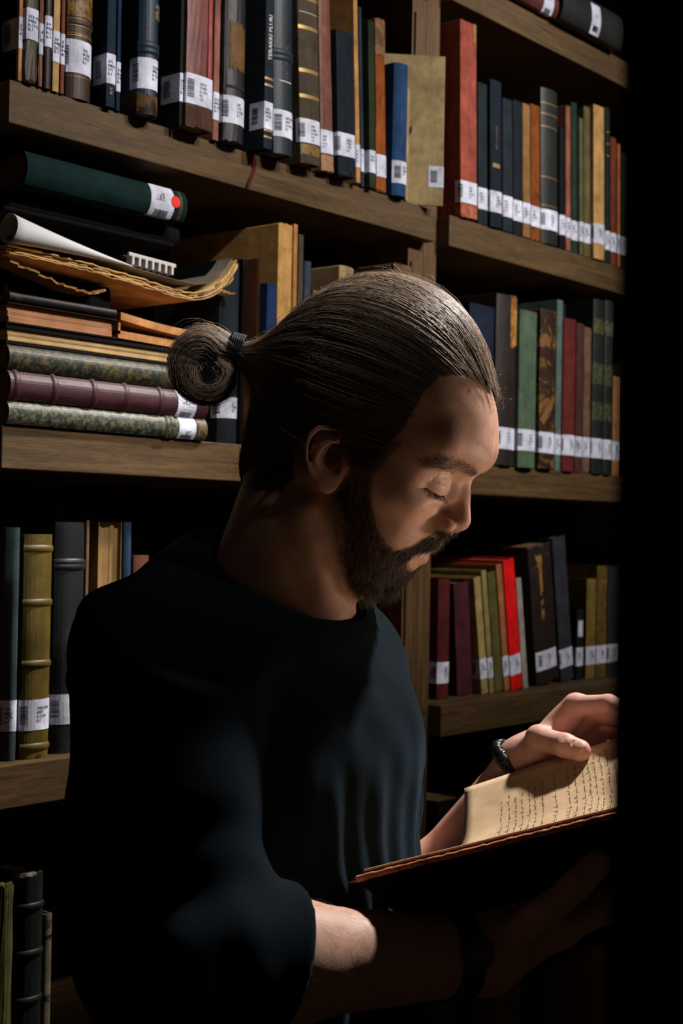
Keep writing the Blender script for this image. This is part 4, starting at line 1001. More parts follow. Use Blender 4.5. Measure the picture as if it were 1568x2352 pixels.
def hand_sdf(P, Hd, Wr, rw, left):
    p0, p1 = [V(*q) for q in Hd['palm']]; fs = [[V(*q) for q in f] for f in Hd['fingers']]; th = [V(*q) for q in Hd['thumb']]
    d = None
    for i, f in enumerate(fs):                     # metacarpals fan from the wrist
        r = (.0135, .0135, .0128, .0118)[i]
        e = cap(P, Wr*.82+f[0]*.18, f[0], rw*.62, r); d = e if d is None else smin(d, e, .012)
    d = smin(d, cap(P, Wr, p0, rw, rw*.86), .02)
    d = smin(d, cap(P, th[0], th[1], .0150, .0118), .014)       # ball of the thumb
    web = cap(P, th[0]*.45+th[1]*.55, fs[0][0]*.75+p0*.25, .0085, .0085); d = smin(d, web, .012)
    k0 = d
    for i, f in enumerate(fs):
        r = ((.0108, .0100, .0090, .0076), (.0110, .0102, .0092, .0078), (.0104, .0096, .0086, .0074), (.0092, .0084, .0076, .0066))[i]
        fd = chain(P, f, r, .003); d = smin(d, fd, .005)
    t2 = chain(P, th[1:], [.0122, .0115, .0108], .004)
    d = smin(d, t2, .006)
    tipd = th[3]-th[2]; tipd = tipd/np.linalg.norm(tipd)
    if left:
        d = smin(d, sph(P, th[1]+np.array([-.001, 0, .0015]), .0122), .004)
        nn_ = np.array([-.05, -.78, .62]); nn_ -= tipd*(nn_@tipd); nn_ /= np.linalg.norm(nn_); sx = np.cross(tipd, nn_); NM = np.stack([tipd, sx, nn_], 1)
        nc = th[3]+tipd*.0010+nn_*.0102
        d = smax(d, -ell(P, nc, (.0080, .0064, .0026), NM), .0006)
        d = smin(d, ell(P, nc-nn_*.0010, (.0071, .0056, .0017), NM), .0003)
        # creases of the knuckle and of the web
        for t_ in (-.0022, 0, .0022): d = smax(d, -cap(P, th[2]+tipd*t_+nn_*.0118-sx*.005, th[2]+tipd*t_+nn_*.0118+sx*.005, .0007, .0007), .0012)
        wb = th[1]*.5+fs[0][0]*.5; wd = fs[0][0]-th[1]; wd /= np.linalg.norm(wd); wp = np.cross(wd, (0, 1., 0)); wp /= np.linalg.norm(wp)
        for t_ in (-.006, 0, .006): d = smax(d, -cap(P, wb+wp*t_+np.array([0, -.0092, 0])-wd*.012, wb+wp*t_*1.4+np.array([0, -.0092, 0])+wd*.012, .0009, .0006), .0022)
    return d
def forearm_r(P): return farm_sdf(P, RE, RW, .044, .0285)
def forearm_l(P): return farm_sdf(P, LE, LW, .036, .0265)
# ---- skin: head and neck, both forearms with hands, and the trunk under the shirt, one mesh
SKIN, nt, b = new_mat('skin'); L = nt.links.new
at = N(nt, 'ShaderNodeAttribute', attribute_name='tone'); tc = N(nt, 'ShaderNodeTexCoord')
n1 = N(nt, 'ShaderNodeTexNoise', inp={'Scale': 60.0, 'Detail': 5.0, 'Roughness': .6}); n2 = N(nt, 'ShaderNodeTexNoise', inp={'Scale': 700.0, 'Detail': 3.0})
L(tc.outputs['Object'], n1.inputs[0]); L(tc.outputs['Object'], n2.inputs[0])
r1 = ramp(nt, [(.3, (.80, .74, .72)), (.7, (1.0, 1.0, 1.0))]); L(n1.outputs[0], r1.inputs[0])
mx = N(nt, 'ShaderNodeMix', data_type='RGBA', blend_type='MULTIPLY'); mx.inputs[0].default_value = 1
L(at.outputs['Color'], mx.inputs[6]); L(r1.outputs[0], mx.inputs[7]); L(mx.outputs[2], b.inputs['Base Color'])
bp = N(nt, 'ShaderNodeBump', inp={'Strength': .22, 'Distance': .0006}); n3 = N(nt, 'ShaderNodeTexNoise', inp={'Scale': 190.0, 'Detail': 5.0, 'Roughness': .7, 'Distortion': .6}); L(tc.outputs['Object'], n3.inputs[0]); ad_ = N(nt, 'ShaderNodeMath', operation='ADD'); L(n2.outputs[0], ad_.inputs[0]); L(n3.outputs[0], ad_.inputs[1]); L(ad_.outputs[0], bp.inputs['Height']); L(bp.outputs[0], b.inputs['Normal'])
b.inputs['Roughness'].default_value = .52; b.inputs['Specular IOR Level'].default_value = .32
FLOORV = -ZC
PELV = CH+np.array([-.018, .012, -.36])
person = tag(empty('person', tuple(v2w(np.array([PELV[0], PELV[1], 0]))*np.array([1, 1, 0]))), 'bearded person in a black top reading an open book beside the shelves', 'person')
PO = np.array(person.location)
def part(name, Vv, F, mat, parent=person, **kw): return fast_mesh(name, v2w(Vv)-PO, F, mat, parent, **kw)
def neckhead(P): return smin(head_sdf(P), neck_sdf(P), .016)
vh, fh = polygonize(lambda P: smax(neckhead(P), -.150-P[:, 2], .01), (-.19, 1.13, -.17), (.19, 1.43, .24), .0016)
vh = relax(vh, fh, 1, .35)
def armr(P): return smin(forearm_r(P), hand_sdf(P, RH, RW, .0285, False), .014)
def arml(P): return smin(forearm_l(P), hand_sdf(P, LH, LW, .0265, True), .014)
vr, fr = polygonize(armr, (-.19, .90, -.42), (.28, 1.22, -.21), .0022); vr = relax(vr, fr, 1, .4)
vl, fl = polygonize(arml, (-.04, 1.31, -.48), (.34, 1.56, -.14), .0014); vl = relax(vl, fl, 1, .4)
def core(P): return smin(smin(trunk_sdf(P, -.004), uarm_sdf(P, RS, RE, -.004), .03), uarm_sdf(P, LS, LE, -.004), .03)
vc, fc = polygonize(lambda P: smax(core(P), P[:, 2]+.14, .01), (-.30, .86, -.72), (.20, 1.62, -.10), .010)
# tone: base, ruddier lips, nose, ears and fingertips, the skin under the beard darker with stubble
BASE = np.array([.60, .365, .275])
def near_px(Q):
    M = Q.copy(); M[:, 1] = -np.abs(M[:, 1]); return vpx(h2v(M))
HAIRLINE = [(1175,935),(1140,920),(1118,895),(1080,872),(1022,874),(988,908),(968,945),(935,1000),(888,1045),(846,1086),(806,1076),(794,1010),(745,985),(700,985),(684,1040),(690,1110),(660,1140),(575,1135),(538,1100),(470,1000),(440,700),(900,520),(1260,760)]
BEARD = [(922,1012),(885,1050),(854,1092),(849,1146),(866,1204),(886,1240),(912,1266),(930,1276),(934,1300),(952,1311),(968,1322),(950,1350),(900,1372),(850,1372),(785,1332),(768,1275),(752,1200),(756,1140),(790,1108),(800,1060),(790,990)]
MOUST = [(912,1266),(945,1256),(985,1234),(1012,1222),(1046,1222),(1042,1240),(1018,1260),(990,1264),(955,1272),(934,1294),(925,1285)]
BROW = [(962,1066),(985,1056),(1015,1050),(1055,1056),(1090,1072),(1100,1086),(1092,1094),(1060,1086),(1015,1080),(975,1077)]
def tones(Vv, kind):
    T = np.tile(BASE, (len(Vv), 1))
    if kind == 'head':
        Q = v2h(Vv); M = Q.copy(); M[:, 1] = np.abs(M[:, 1])
        w = np.exp(-((M-np.array([lipz[0]-.008, .006, lipz[1]-.002]))**2/np.array([.010, .019, .0085])**2).sum(1)); T = T*(1-.7*w[:, None])+np.array([.46, .19, .15])*.7*w[:, None]
        w = np.exp(-((M-np.array([tip[0]-.008, 0, tip[1]]))**2/np.array([.016, .016, .014])**2).sum(1))*.45; T = T*(1-w[:, None])+np.array([.52, .235, .175])*w[:, None]
        w = np.exp(-((M-np.array([-.012, .078, 0]))**2/np.array([.03, .02, .04])**2).sum(1))*.5; T = T*(1-w[:, None])+np.array([.52, .24, .18])*w[:, None]
    if kind == 'head':
        x_, y_ = near_px(Q.astype(float)); w = sum((in_poly(x_+9*math.cos(q_), y_+9*math.sin(q_), BEARD) | in_poly(x_+4*math.cos(q_), y_+4*math.sin(q_), MOUST) | in_poly(x_+4*math.cos(q_), y_+4*math.sin(q_), BROW)).astype(float) for q_ in np.linspace(0, 6.28, 9))/9*.6; T = T*(1-w[:, None])+np.array([.085, .05, .035])*w[:, None]
        w = sum(in_poly(x_+12*math.cos(q_), y_+12*math.sin(q_), HAIRLINE) & in_poly(x_+14, y_+10, HAIRLINE) for q_ in np.linspace(0, 6.28, 9)).astype(float)/9*.93; T = T*(1-w[:, None])+np.array([.022, .015, .011])*w[:, None]
    if kind == 'hand':
        T[:] = np.array([.74, .43, .36])
    return T
Vall = np.concatenate([vh, vr, vl, vc]); n0, n1_, n2_ = len(vh), len(vh)+len(vr), len(vh)+len(vr)+len(vl)
Fall = np.concatenate([fh, fr+n0, fl+n1_, fc+n2_])
body = part('body', Vall, Fall, SKIN, attrs={'tone': np.concatenate([tones(vh, 'head'), tones(vr, 'arm'), tones(vl, 'hand'), tones(vc, 'arm')])})
# ------------------------------------------------------------------ clothes
def sstep(x, a, b):
    t = np.clip((x-a)/(b-a), 0, 1); return t*t*(3-2*t)
CB = V3(468, 1226, 1.300); CF = V3(808, 1404, 1.262); CL = V3(782, 1338, 1.315)
_n = np.cross(CF-CB, CL-CB); _n /= np.linalg.norm(_n); _n = _n if _n[2] > 0 else -_n
CUFF0 = V3(672, 2190, 1.04); _fa = (RW-RE)/np.linalg.norm(RW-RE)
CUFN = np.array([_fa[0], _fa[1], _fa[2]])+np.array([.0, .0, -.26]); CUFN /= np.linalg.norm(CUFN)
LCUF = LE*.92+LW*.08; _fl = (LW-LE)/np.linalg.norm(LW-LE)
_ua = (RE-RS)/np.linalg.norm(RE-RS)
def shirt_sdf(P):
    c = P[:, 2]; R = P-CH.astype(f32); lat = R@TL.astype(f32); fwd = R@TF.astype(f32)
    t = trunk_sdf(P, .009)
    t = smin(t, cap(P, V3(657, 1380, 1.283), V3(610, 1520, 1.28), .0675, .100), .03)
    # hanging folds on the front of the shirt
    wv = lat+.35*(c+.25)*.12+.006*np.sin(c*19+lat*30)
    w = sstep(-c, .16, .36)*sstep(fwd, .0, .07)
    t = t-w*(.0022*np.sin(wv*190)+.0016*np.sin(wv*97+1.3))
    # pull lines running from the shoulder across the chest
    w2 = sstep(fwd, .0, .06)*np.exp(-((c+.19)/.07)**2)
    t = t-w2*.0008*np.sin((lat*.8+c*.6)*120)
    ua = uarm_sdf(P, RS, RE, .016)
    Ra = P-RS.astype(f32); s = Ra@_ua.astype(f32)
    ang = np.arctan2(Ra[:, 0]-s*_ua[0], -(Ra[:, 1]-s*_ua[1]))
    ua = ua-.0032*sstep(s, .10, .19)*np.sin(s*120+ang*.9+.7*np.sin(ang*2))-.002*sstep(s, .02, .1)*np.sin(s*55+ang*3.0)
    fa = chain(P, [RE, RE*.4+RW*.6], [.062, .054]); q = (P-RE.astype(f32))@_fa.astype(f32)
    fa = fa-.0025*np.sin(q*110+P[:, 2]*50)*sstep(-q, -.07, -.02)
    bk = cap(P, RS+np.array([-.020, .03, -.07]), RE+np.array([-.030, .06, .02]), .055, .060)       # loose cloth at the back of the sleeve
    arm = smin(smin(ua, fa, .03), bk, .04)
    la = smin(uarm_sdf(P, LS, LE, .013), chain(P, [LE, LE*.5+LW*.5], [.054, .050]), .02)
    d = smin(smin(t, arm, .014), la, .02)
    # shoulder seam
    sm = np.abs(s-.012); d = d-.0022*np.exp(-(sm/.0045)**2)*sstep(c, -.20, -.09)+.0012*np.exp(-((sm-.010)/.004)**2)*sstep(c, -.20, -.09)
    # openings: collar, cuffs
    rr = np.abs((P-CF.astype(f32))@_n.astype(f32)); d = d-.0018*np.exp(-((rr-.007)/.006)**2)
    d = smax(d, (P-CF.astype(f32))@_n.astype(f32), .005)
    d = smax(d, -(neck_sdf(P)-.0035), .003)
    for c0, n_, E_, W_2, arm_ in ((CUFF0, CUFN, RE, RW, forearm_r), (LCUF, _fl, LE, LW, forearm_l)):
        cu = (P-c0.astype(f32))@n_.astype(f32); rad = cap(P, E_*.9+W_2*.1, E_+(W_2-E_)*1.25, 0., 0.)
        hem = np.exp(-((cu+.006)/.0035)**2)*.0012*sstep(-rad, -.085, -.07); d = d-hem
        d = smax(d, -np.maximum(-cu, rad-.076), .003)
        d = smax(d, -np.maximum(arm_(P)-.0015, -.012-cu), .003)
    return smax(d, -.64-c, .006)
SHIRT, nt, b = new_mat('black_jersey'); L = nt.links.new
tc = N(nt, 'ShaderNodeTexCoord'); n1 = N(nt, 'ShaderNodeTexNoise', inp={'Scale': 1400.0, 'Detail': 2.0}); n2 = N(nt, 'ShaderNodeTexNoise', inp={'Scale': 14.0, 'Detail': 4.0})
L(tc.outputs['Object'], n1.inputs[0]); L(tc.outputs['Object'], n2.inputs[0])
r1 = ramp(nt, [(.3, (.0022, .0040, .0058)), (.7, (.0044, .0080, .0116))]); L(n2.outputs[0], r1.inputs[0]); L(r1.outputs[0], b.inputs['Base Color'])
bp = N(nt, 'ShaderNodeBump', inp={'Strength': .6, 'Distance': .0006}); L(n1.outputs[0], bp.inputs['Height']); L(bp.outputs[0], b.inputs['Normal'])
b.inputs['Roughness'].default_value = .92; b.inputs['Specular IOR Level'].default_value = .04
b.inputs['Sheen Weight'].default_value = .09; b.inputs['Sheen Roughness'].default_value = .42; b.inputs['Sheen Tint'].default_value = (.30, .55, .85, 1)
vs, fs_ = polygonize(shirt_sdf, (-.32, .84, -.66), (.24, 1.66, -.0), .0028); vs = relax(vs, fs_, 3, .5)
shirt = part('shirt', vs, fs_, SHIRT)
# hem stitching of the cuff is a fine double row of thread
# trousers and shoes, below the frame
HIP = PELV
def legs(P):
    d = ell(P, HIP+np.array([0, 0, -.01]), (.125, .165, .12), TM)
    for sd in (-1, 1):
        h = HIP+TL*sd*.085+np.array([0, 0, -.06]); k = HIP+TL*sd*.10+TF*.02+np.array([0, 0, -.46]); an = HIP+TL*sd*.11+np.array([0, 0, 0.])
        an[2] = FLOORV+.085
        d = smin(d, chain(P, [h, k, an], [.088, .062, .050], .03), .03)
    return smax(smax(d, P[:, 2]-(-.585), .01), (FLOORV+.035)-P[:, 2], .004)
DENIM = cover_mat((30, 34, 42), 'cloth', None, .8)
vt_, ft_ = polygonize(legs, (-.40, .90, -1.50), (.28, 1.66, -.55), .012); part('trousers', vt_, ft_, DENIM)
def shoe(sd):
    a = HIP+TL*sd*.11; a[2] = FLOORV
    def f(P):
        heel = a-TF*.05+np.array([0, 0, .045]); toe = a+TF*.16+np.array([0, 0, .030])
        d = smin(cap(P, heel, toe, .042, .034), cap(P, a+np.array([0, 0, .05]), a+np.array([0, 0, .10]), .045, .048), .03)
        return smax(d, FLOORV+.004-P[:, 2], .003)
    return f
for sd in (-1, 1):
    a = HIP+TL*sd*.11; v_, f_ = polygonize(shoe(sd), (a[0]-.16, a[1]-.24, -1.52), (a[0]+.26, a[1]+.16, -1.33), .008); part('shoe', v_, f_, cover_mat((24, 22, 22), 'leather'))
# bracelet on the turning hand's wrist, braided cord
BLEATH = plain('black_braided_leather', (.012, .012, .014), .32, .6)
def ring_frame(axis):
    axis = axis/np.linalg.norm(axis); u = np.cross(axis, (0, 0, 1.)); u /= np.linalg.norm(u); return u, np.cross(axis, u), axis
def braid(c, axis, rad, width, r, turns, strands, squash=1.0):
    u, v, w = ring_frame(axis); t = np.linspace(0, 2*math.pi, 150); S = []
    for k in range(strands):
        ph = 2*math.pi*k/strands
        off = width*np.sin(turns*t+ph); lift = r*.8*np.cos(2*(turns*t+ph))
        S.append(c+np.outer((rad+lift)*np.cos(t), u)+np.outer((rad+lift)*np.sin(t)*squash, v)+np.outer(off, w))
    return tubes(np.array(S), np.full((strands, len(t)), r), 6)
bc = V3(1186, 1756, 1.456)
bv, bf = braid(bc, LW-LE+np.array([.0, 0, -.03]), .0292, .0056, .0021, 16, 4); part('bracelet', bv, bf, BLEATH)
# watch on the lower wrist
wc = RE*.10+RW*.90; u, v, w = ring_frame(RW-RE); t = np.linspace(0, 2*math.pi, 48, endpoint=False); vv = []; ff = []
for k, tt in enumerate(t):
    dirv = math.cos(tt)*u+math.sin(tt)*v
    for (rr, ax) in ((.0318, -.010), (.0318, .010), (.0342, .009), (.0342, -.009)): vv.append(wc+dirv*rr+w*ax)
for k in range(48):
    a, b_ = 4*k, 4*((k+1) % 48)
    for i in range(4): ff.append((a+i, a+(i+1) % 4, b_+(i+1) % 4, b_+i))
strap = part('watch_strap', np.array(vv), np.array(ff), BLEATH, smooth=False)
dw = np.array([.1, -.9, .35]); dw = dw-w*(dw@w); dw /= np.linalg.norm(dw); e_ = np.cross(w, dw); vv = []; ff = []
for lev, rr in ((.033, .0125), (.0385, .0130), (.040, .0118), (.040, .0)):
    for k in range(28): a = 2*math.pi*k/28; vv.append(wc+dw*lev+(e_*math.cos(a)+w*math.sin(a))*max(rr, .0005))
for l in range(3):
    for k in range(28): ff.append((28*l+k, 28*l+(k+1) % 28, 28*l+28+(k+1) % 28, 28*l+28+k))
part('watch_case', np.array(vv), np.array(ff), plain('dark_steel', (.05, .05, .055), .3, .6))
# ------------------------------------------------------------------ hair
nrg = np.random.default_rng(11)
HAIR, nt, b = new_mat('brown_hair'); L = nt.links.new
at = N(nt, 'ShaderNodeAttribute', attribute_name='tone'); L(at.outputs['Color'], b.inputs['Base Color'])
b.inputs['Roughness'].default_value = .5; b.inputs['Specular IOR Level'].default_value = .3
TIE = np.array([*mid(540, 806)[:1], 0, mid(540, 806)[1]]); HC = np.array([-.022, 0, .052])
def scalp_cap(Q, g=0.0):
    d = skull_sdf(Q)-(.0045+g)
    d = smin(d, ell(Q, (-.018, 0, .075), (.090+g, .076+g, .086+g)), .02)
    d = smin(d, cap(Q, (-.055, 0, .050), TIE+np.array([.018, 0, .0]), .066+g, .014+g*.4), .035)
    d = smin(d, ell(Q, (-.052, 0, -.026), (.058+g, .064+g, .066+g)), .04)
    return d
# distance of the combed surface from the middle of the head, tabulated by direction
_nt, _np = 181, 361
_tt, _pp = np.meshgrid(np.linspace(0, math.pi, _nt), np.linspace(-math.pi, math.pi, _np), indexing='ij')
_U = np.stack([np.sin(_tt)*np.cos(_pp), np.sin(_tt)*np.sin(_pp), np.cos(_tt)], -1).reshape(-1, 3).astype(f32)
_lo = np.full(len(_U), .02, f32); _hi = np.full(len(_U), .26, f32)
for _ in range(18):
    _m = (_lo+_hi)/2; _in = scalp_cap(HC.astype(f32)+_U*_m[:, None]) < 0; _lo = np.where(_in, _m, _lo); _hi = np.where(_in, _hi, _m)
_RT = ((_lo+_hi)/2).reshape(_nt, _np)
def rad_dir(U):
    a = np.arccos(np.clip(U[:, 2], -1, 1))/math.pi*(_nt-1); b_ = (np.arctan2(U[:, 1], U[:, 0])+math.pi)/(2*math.pi)*(_np-1)
    i = np.clip(a.astype(int), 0, _nt-2); j = np.clip(b_.astype(int), 0, _np-2); u = a-i; w = b_-j
    return (_RT[i, j]*(1-u)*(1-w)+_RT[i+1, j]*u*(1-w)+_RT[i, j+1]*(1-u)*w+_RT[i+1, j+1]*u*w)
def hair_ok(Q):
    x, y = near_px(Q); return in_poly(x, y, HAIRLINE)
# closed undercoat that keeps the scalp from showing
def under(P):
    Q = v2h(P); return scalp_cap(Q, -.0015)
def ccap():
    v, f = polygonize(under, (-.24, 1.13, -.10), (.17, 1.45, .25), .003)
    Qv = v2h(v.astype(f32)).astype(float); x, y = near_px(Qv); ok = in_poly(x, y, HAIRLINE) & in_poly(x+34, y+16, HAIRLINE) & in_poly(x+12, y+30, HAIRLINE); keep = ok[f].all(1); f = f[keep]
    u = np.unique(f); mp = np.full(len(v), -1); mp[u] = np.arange(len(u)); return v[u], mp[f]
uv_, uf_ = ccap()
hair = part('hair', uv_, uf_, HAIR, attrs={'tone': np.tile((.018, .012, .009), (len(uv_), 1))})
def slerp(A, Bv, t):
    om = np.arccos(np.clip((A*Bv).sum(-1), -1, 1))[..., None]; so = np.sin(om)+1e-9
    return (np.sin((1-t)*om)/so)*A+(np.sin(t*om)/so)*Bv
def scalp_strands(n, m, lift, loose, taper=True):
    U = nrg.normal(size=(n*6, 3)); U /= np.linalg.norm(U, axis=1)[:, None]
    Q = HC+U*rad_dir(U)[:, None]; ok = hair_ok(Q)
    x, y = near_px(Q)
    U = U[ok][:n]; n = len(U)
    td = (TIE-HC)/np.linalg.norm(TIE-HC)
    # clumps share offsets
    K = 420; cu = U[nrg.integers(0, n, K)]; ci = np.argmax(U@cu.T, 1)
    cl = nrg.random(K)[ci]; cph = nrg.random((K, 3))[ci]
    az = U-td*(U@td)[:, None]; az /= np.linalg.norm(az, axis=1)[:, None]+1e-9
    E = td+az*(.085*np.sqrt(nrg.random(n)))[:, None]; E /= np.linalg.norm(E, axis=1)[:, None]
    # each strand bends towards the axis of its clump
    mixU = U*.55+cu[ci]*.45; mixU /= np.linalg.norm(mixU, axis=1)[:, None]
    t = np.linspace(0, 1, m)
    P = []
    for k, tt in enumerate(t):
        w = math.sin(math.pi*min(1, tt*1.0))
        A = U*(1-w*.75)+mixU*(w*.75); A /= np.linalg.norm(A, axis=1)[:, None]
        D_ = slerp(A, E, np.full((n, 1), tt**1.02))
        side = np.cross(D_, E); side /= np.linalg.norm(side, axis=1)[:, None]+1e-6
        wob = (np.sin(tt*7+cph[:, 0]*6.28)*.006+np.sin(tt*15+cph[:, 1]*6.28)*.003)*math.sin(math.pi*tt)
        D_ = D_+side*(wob*(1+loose*3)+nrg.normal(size=n)*.0012*loose)[:, None]; D_ /= np.linalg.norm(D_, axis=1)[:, None]
        r = rad_dir(D_)
        env = math.sin(math.pi*min(1, .05+tt*.95))**.45
        r = r+env*(lift*(.25+.75*cl)+nrg.random()*0+(ofs_[:n] if False else 0))
        P.append(HC+D_*r[:, None])
    P = np.stack(P, 1)
    nr = P-HC; nr /= np.linalg.norm(nr, axis=2, keepdims=True)
    jit = nrg.normal(size=n)*.0009+loose*np.abs(nrg.normal(size=n))*.006
    P += nr*(jit[:, None]*np.sin(math.pi*np.clip(t*1.02, 0, 1))[None, :]*(1+loose*np.sin(t*9)[None, :]*.6))[..., None]
    return P, cl
def strand_part(P, rad, col, parent=person, name='hair_strands', mat=HAIR, sides=3, head=True, attach=None):
    n, m = P.shape[:2]
    v, f = tubes(h2v(P) if head else P, rad, sides)
    c = np.repeat(col, m*sides, axis=0)
    o = part(name, v, f, mat, attrs={'tone': c}); o.parent = parent; o['kind'] = 'stuff'
    return o
def hair_col(n, dark=(.06, .043, .031), light=(.55, .41, .30), s=None):
    k = (nrg.random(n)**1.6 if s is None else s)[:, None]; return np.array(dark)*(1-k)+np.array(light)*k
P1, c1 = scalp_strands(17000, 15, .0055, 0.0)
w = np.interp(np.linspace(0, 1, 15), [0, .1, .9, 1], [.6, 1, 1, .7])*.00017
strand_part(P1, np.tile(w, (len(P1), 1)), hair_col(len(P1), s=np.clip(.3*c1+.7*nrg.random(len(P1))**1.5, 0, 1)), hair, 'swept_back_strands')
P2, c2 = scalp_strands(300, 15, .006, .7)
strand_part(P2, np.full(P2.shape[:2], .00010), hair_col(len(P2)), hair, 'flyaway_strands')
# short wisps at the hairline of the forehead and nape
def wisps(n, box_, length, drift):
    x0, x1, y0, y1 = box_; S = []
    U = nrg.normal(size=(n*60, 3)); U /= np.linalg.norm(U, axis=1)[:, None]; Q = HC+U*rad_dir(U)[:, None]
    px, py = vpx(h2v(Q)); ok = (px > x0) & (px < x1) & (py > y0) & (py < y1); Q = Q[ok][:n]; U = U[ok][:n]
    t = np.linspace(0, 1, 7)[None, :, None]; n = len(Q)
    d = np.array(drift)+nrg.normal(size=(n, 3))*.45; d = d-U*(d*U).sum(1)[:, None]*.4; d /= np.linalg.norm(d, axis=1)[:, None]
    l = length*(.4+.8*nrg.random((n, 1, 1))); cv = nrg.normal(size=(n, 3))*.5
    return Q[:, None]+d[:, None]*l*t+U[:, None]*l*.35*np.sin(t*3)+cv[:, None]*l*t*t*.55
Wp = np.concatenate([wisps(70, (1110, 1180, 840, 930), .013, (.9, 0, -.35)), wisps(60, (500, 600, 960, 1110), .022, (-.5, 0, -.9)), wisps(70, (600, 1100, 600, 720), .014, (-.8, 0, .5))])
strand_part(Wp, np.full(Wp.shape[:2], .00010), hair_col(len(Wp)), hair, 'wisps')
# the knot behind the tie: a loop of the tail
loop = np.array([(548,806,0),(512,796,.0),(470,786,-.003),(432,806,-.006),(420,848,-.008),(438,890,-.008),(478,906,-.010),(512,890,-.012),(522,856,-.010),(498,834,-.008)], float)
def loop_pts(n):
    s = np.linspace(0, len(loop)-1, n); i = np.clip(s.astype(int), 0, len(loop)-2); f = (s-i)[:, None]
    p0 = loop[np.clip(i-1, 0, None)]; p1 = loop[i]; p2 = loop[i+1]; p3 = loop[np.clip(i+2, None, len(loop)-1)]
    return .5*((2*p1)+(-p0+p2)*f+(2*p0-5*p1+4*p2-p3)*f**2+(-p0+3*p1-3*p2+p3)*f**3)
lp = loop_pts(26); dT = h2v(TIE)[1]
LC = np.array([V3(p[0], p[1], dT+p[2]) for p in lp])
def ribbon(n, rmul, wild):
    T = np.gradient(LC, axis=0); T /= np.linalg.norm(T, axis=1)[:, None]; B1 = np.array([0, 1., 0])-T*(T@np.array([0, 1., 0]))[:, None]; B1 /= np.linalg.norm(B1, axis=1)[:, None]; B2 = np.cross(T, B1)
    a = nrg.random(n)*2*math.pi; r = np.sqrt(nrg.random(n))*rmul; s = np.linspace(0, 1, len(LC))
    wid = np.interp(s, [0, .1, .22, .4, .6, .8, 1], [.5, 1.0, 1.2, 1.05, .72, .6, .4])[None, :]
    tw = a[:, None]+s[None, :]*2.6+nrg.normal(size=(n, 1))*.35
    jit = np.cumsum(nrg.normal(size=(n, len(LC)))*wild, 1)
    rr = (r[:, None]+jit)*wid
    return LC[None]+B1[None]*(np.cos(tw)*rr*1.25)[..., None]+B2[None]*(np.sin(tw)*rr)[..., None]
KP = ribbon(2600, .0132, .0004)
core_v, core_f = tubes(LC[None], np.interp(np.linspace(0, 1, len(LC)), [0, .1, .6, 1], [.008, .0105, .009, .005])[None], 12)
knot = part('hair_knot', core_v, core_f, HAIR, attrs={'tone': np.tile((.016, .011, .008), (len(core_v), 1))})
strand_part(KP, np.full(KP.shape[:2], .00015), hair_col(len(KP)), knot, 'knot_strands', head=False)
KW = ribbon(220, .0155, .0014); strand_part(KW, np.full(KW.shape[:2], .00010), hair_col(len(KW)), knot, 'loose_knot_strands', head=False)
# ribbed elastic tie
ta = V3(552, 806, dT)-V3(528, 800, dT); ta /= np.linalg.norm(ta); u, v, w_ = ring_frame(ta); S = []; t = np.linspace(0, 2*math.pi, 40)
for k in range(6):
    c = V3(541, 808, dT)+ta*(k-2.5)*.0021; S.append(c+np.outer(.0152*np.cos(t), u)+np.outer(.0152*np.sin(t), v)*1.08)
tv, tf = tubes(np.array(S), np.full((6, 40), .0016)*(1+.18*np.sign(np.sin(t*26)))[None], 6); part('hair_tie', tv, tf, plain('black_elastic', (.008, .008, .010), .7, .15))
# ---- beard, moustache, eyebrows, lashes: short strands rooted in the skin
gn = .0015
def grad(fn, P):
    P = P.astype(f32); g = np.stack([fn(P+np.array(e, f32)*gn)-fn(P-np.array(e, f32)*gn) for e in np.eye(3)], 1); return g/(np.linalg.norm(g, axis=1)[:, None]+1e-9)
Qh = v2h(vh.astype(f32)).astype(float); pxh, pyh = near_px(Qh)
front_skin = np.abs(Qh[:, 1]) < .08
def grow(poly, n, length, tangent, lift, rad, col, name, segs=5, curl=.5, clump=0.0):
    ok = np.where(in_poly(pxh, pyh, poly) & front_skin)[0]
    if len(ok) == 0: return
    i = ok[nrg.integers(0, len(ok), n)]; P = vh[i]+nrg.normal(size=(n, 3))*.0009
    nn = grad(head_sdf, P); d0 = head_sdf(P.astype(f32)); P = P-nn*(d0[:, None]+.0006)
    Tn = tangent(Qh[i])@HM.T
    Tn = Tn+nrg.normal(size=(n, 3))*(.18 if name == 'eyebrows' else .30); Tn = Tn-nn*(Tn*nn).sum(1)[:, None]; Tn /= np.linalg.norm(Tn, axis=1)[:, None]+1e-9
    l = length(Qh[i])*(.55+.75*nrg.random(n)); t = np.linspace(0, 1, segs)[None, :, None]
    D0 = nn*lift+Tn; D0 /= np.linalg.norm(D0, axis=1)[:, None]
    cv = nrg.normal(size=(n, 3))*curl*.35+Tn*.2-nn*lift*.3
    S = P[:, None]+l[:, None, None]*(D0[:, None]*t+cv[:, None]*t*t*.6)
    R = np.tile(np.linspace(1, .45, segs)*rad, (n, 1))
    o = strand_part(S, R, hair_col(n, *col), person, name, head=False)
    return o
BC = ((.020, .013, .009), (.105, .066, .040))
beard = grow(BEARD, 16000, lambda Q: np.interp(Q[:, 2], [-.13, -.09, -.05, .0], [.015, .012, .008, .005]), lambda Q: np.stack([np.full(len(Q), .35), np.zeros(len(Q)), np.full(len(Q), -1.)], 1), .55, .00013, BC, 'beard')
grow(MOUST, 3200, lambda Q: np.full(len(Q), .0070), lambda Q: np.stack([np.full(len(Q), -.1), -np.sign(Q[:, 1]+1e-9)*-.8, np.full(len(Q), -.8)], 1), .40, .00012, BC, 'moustache')
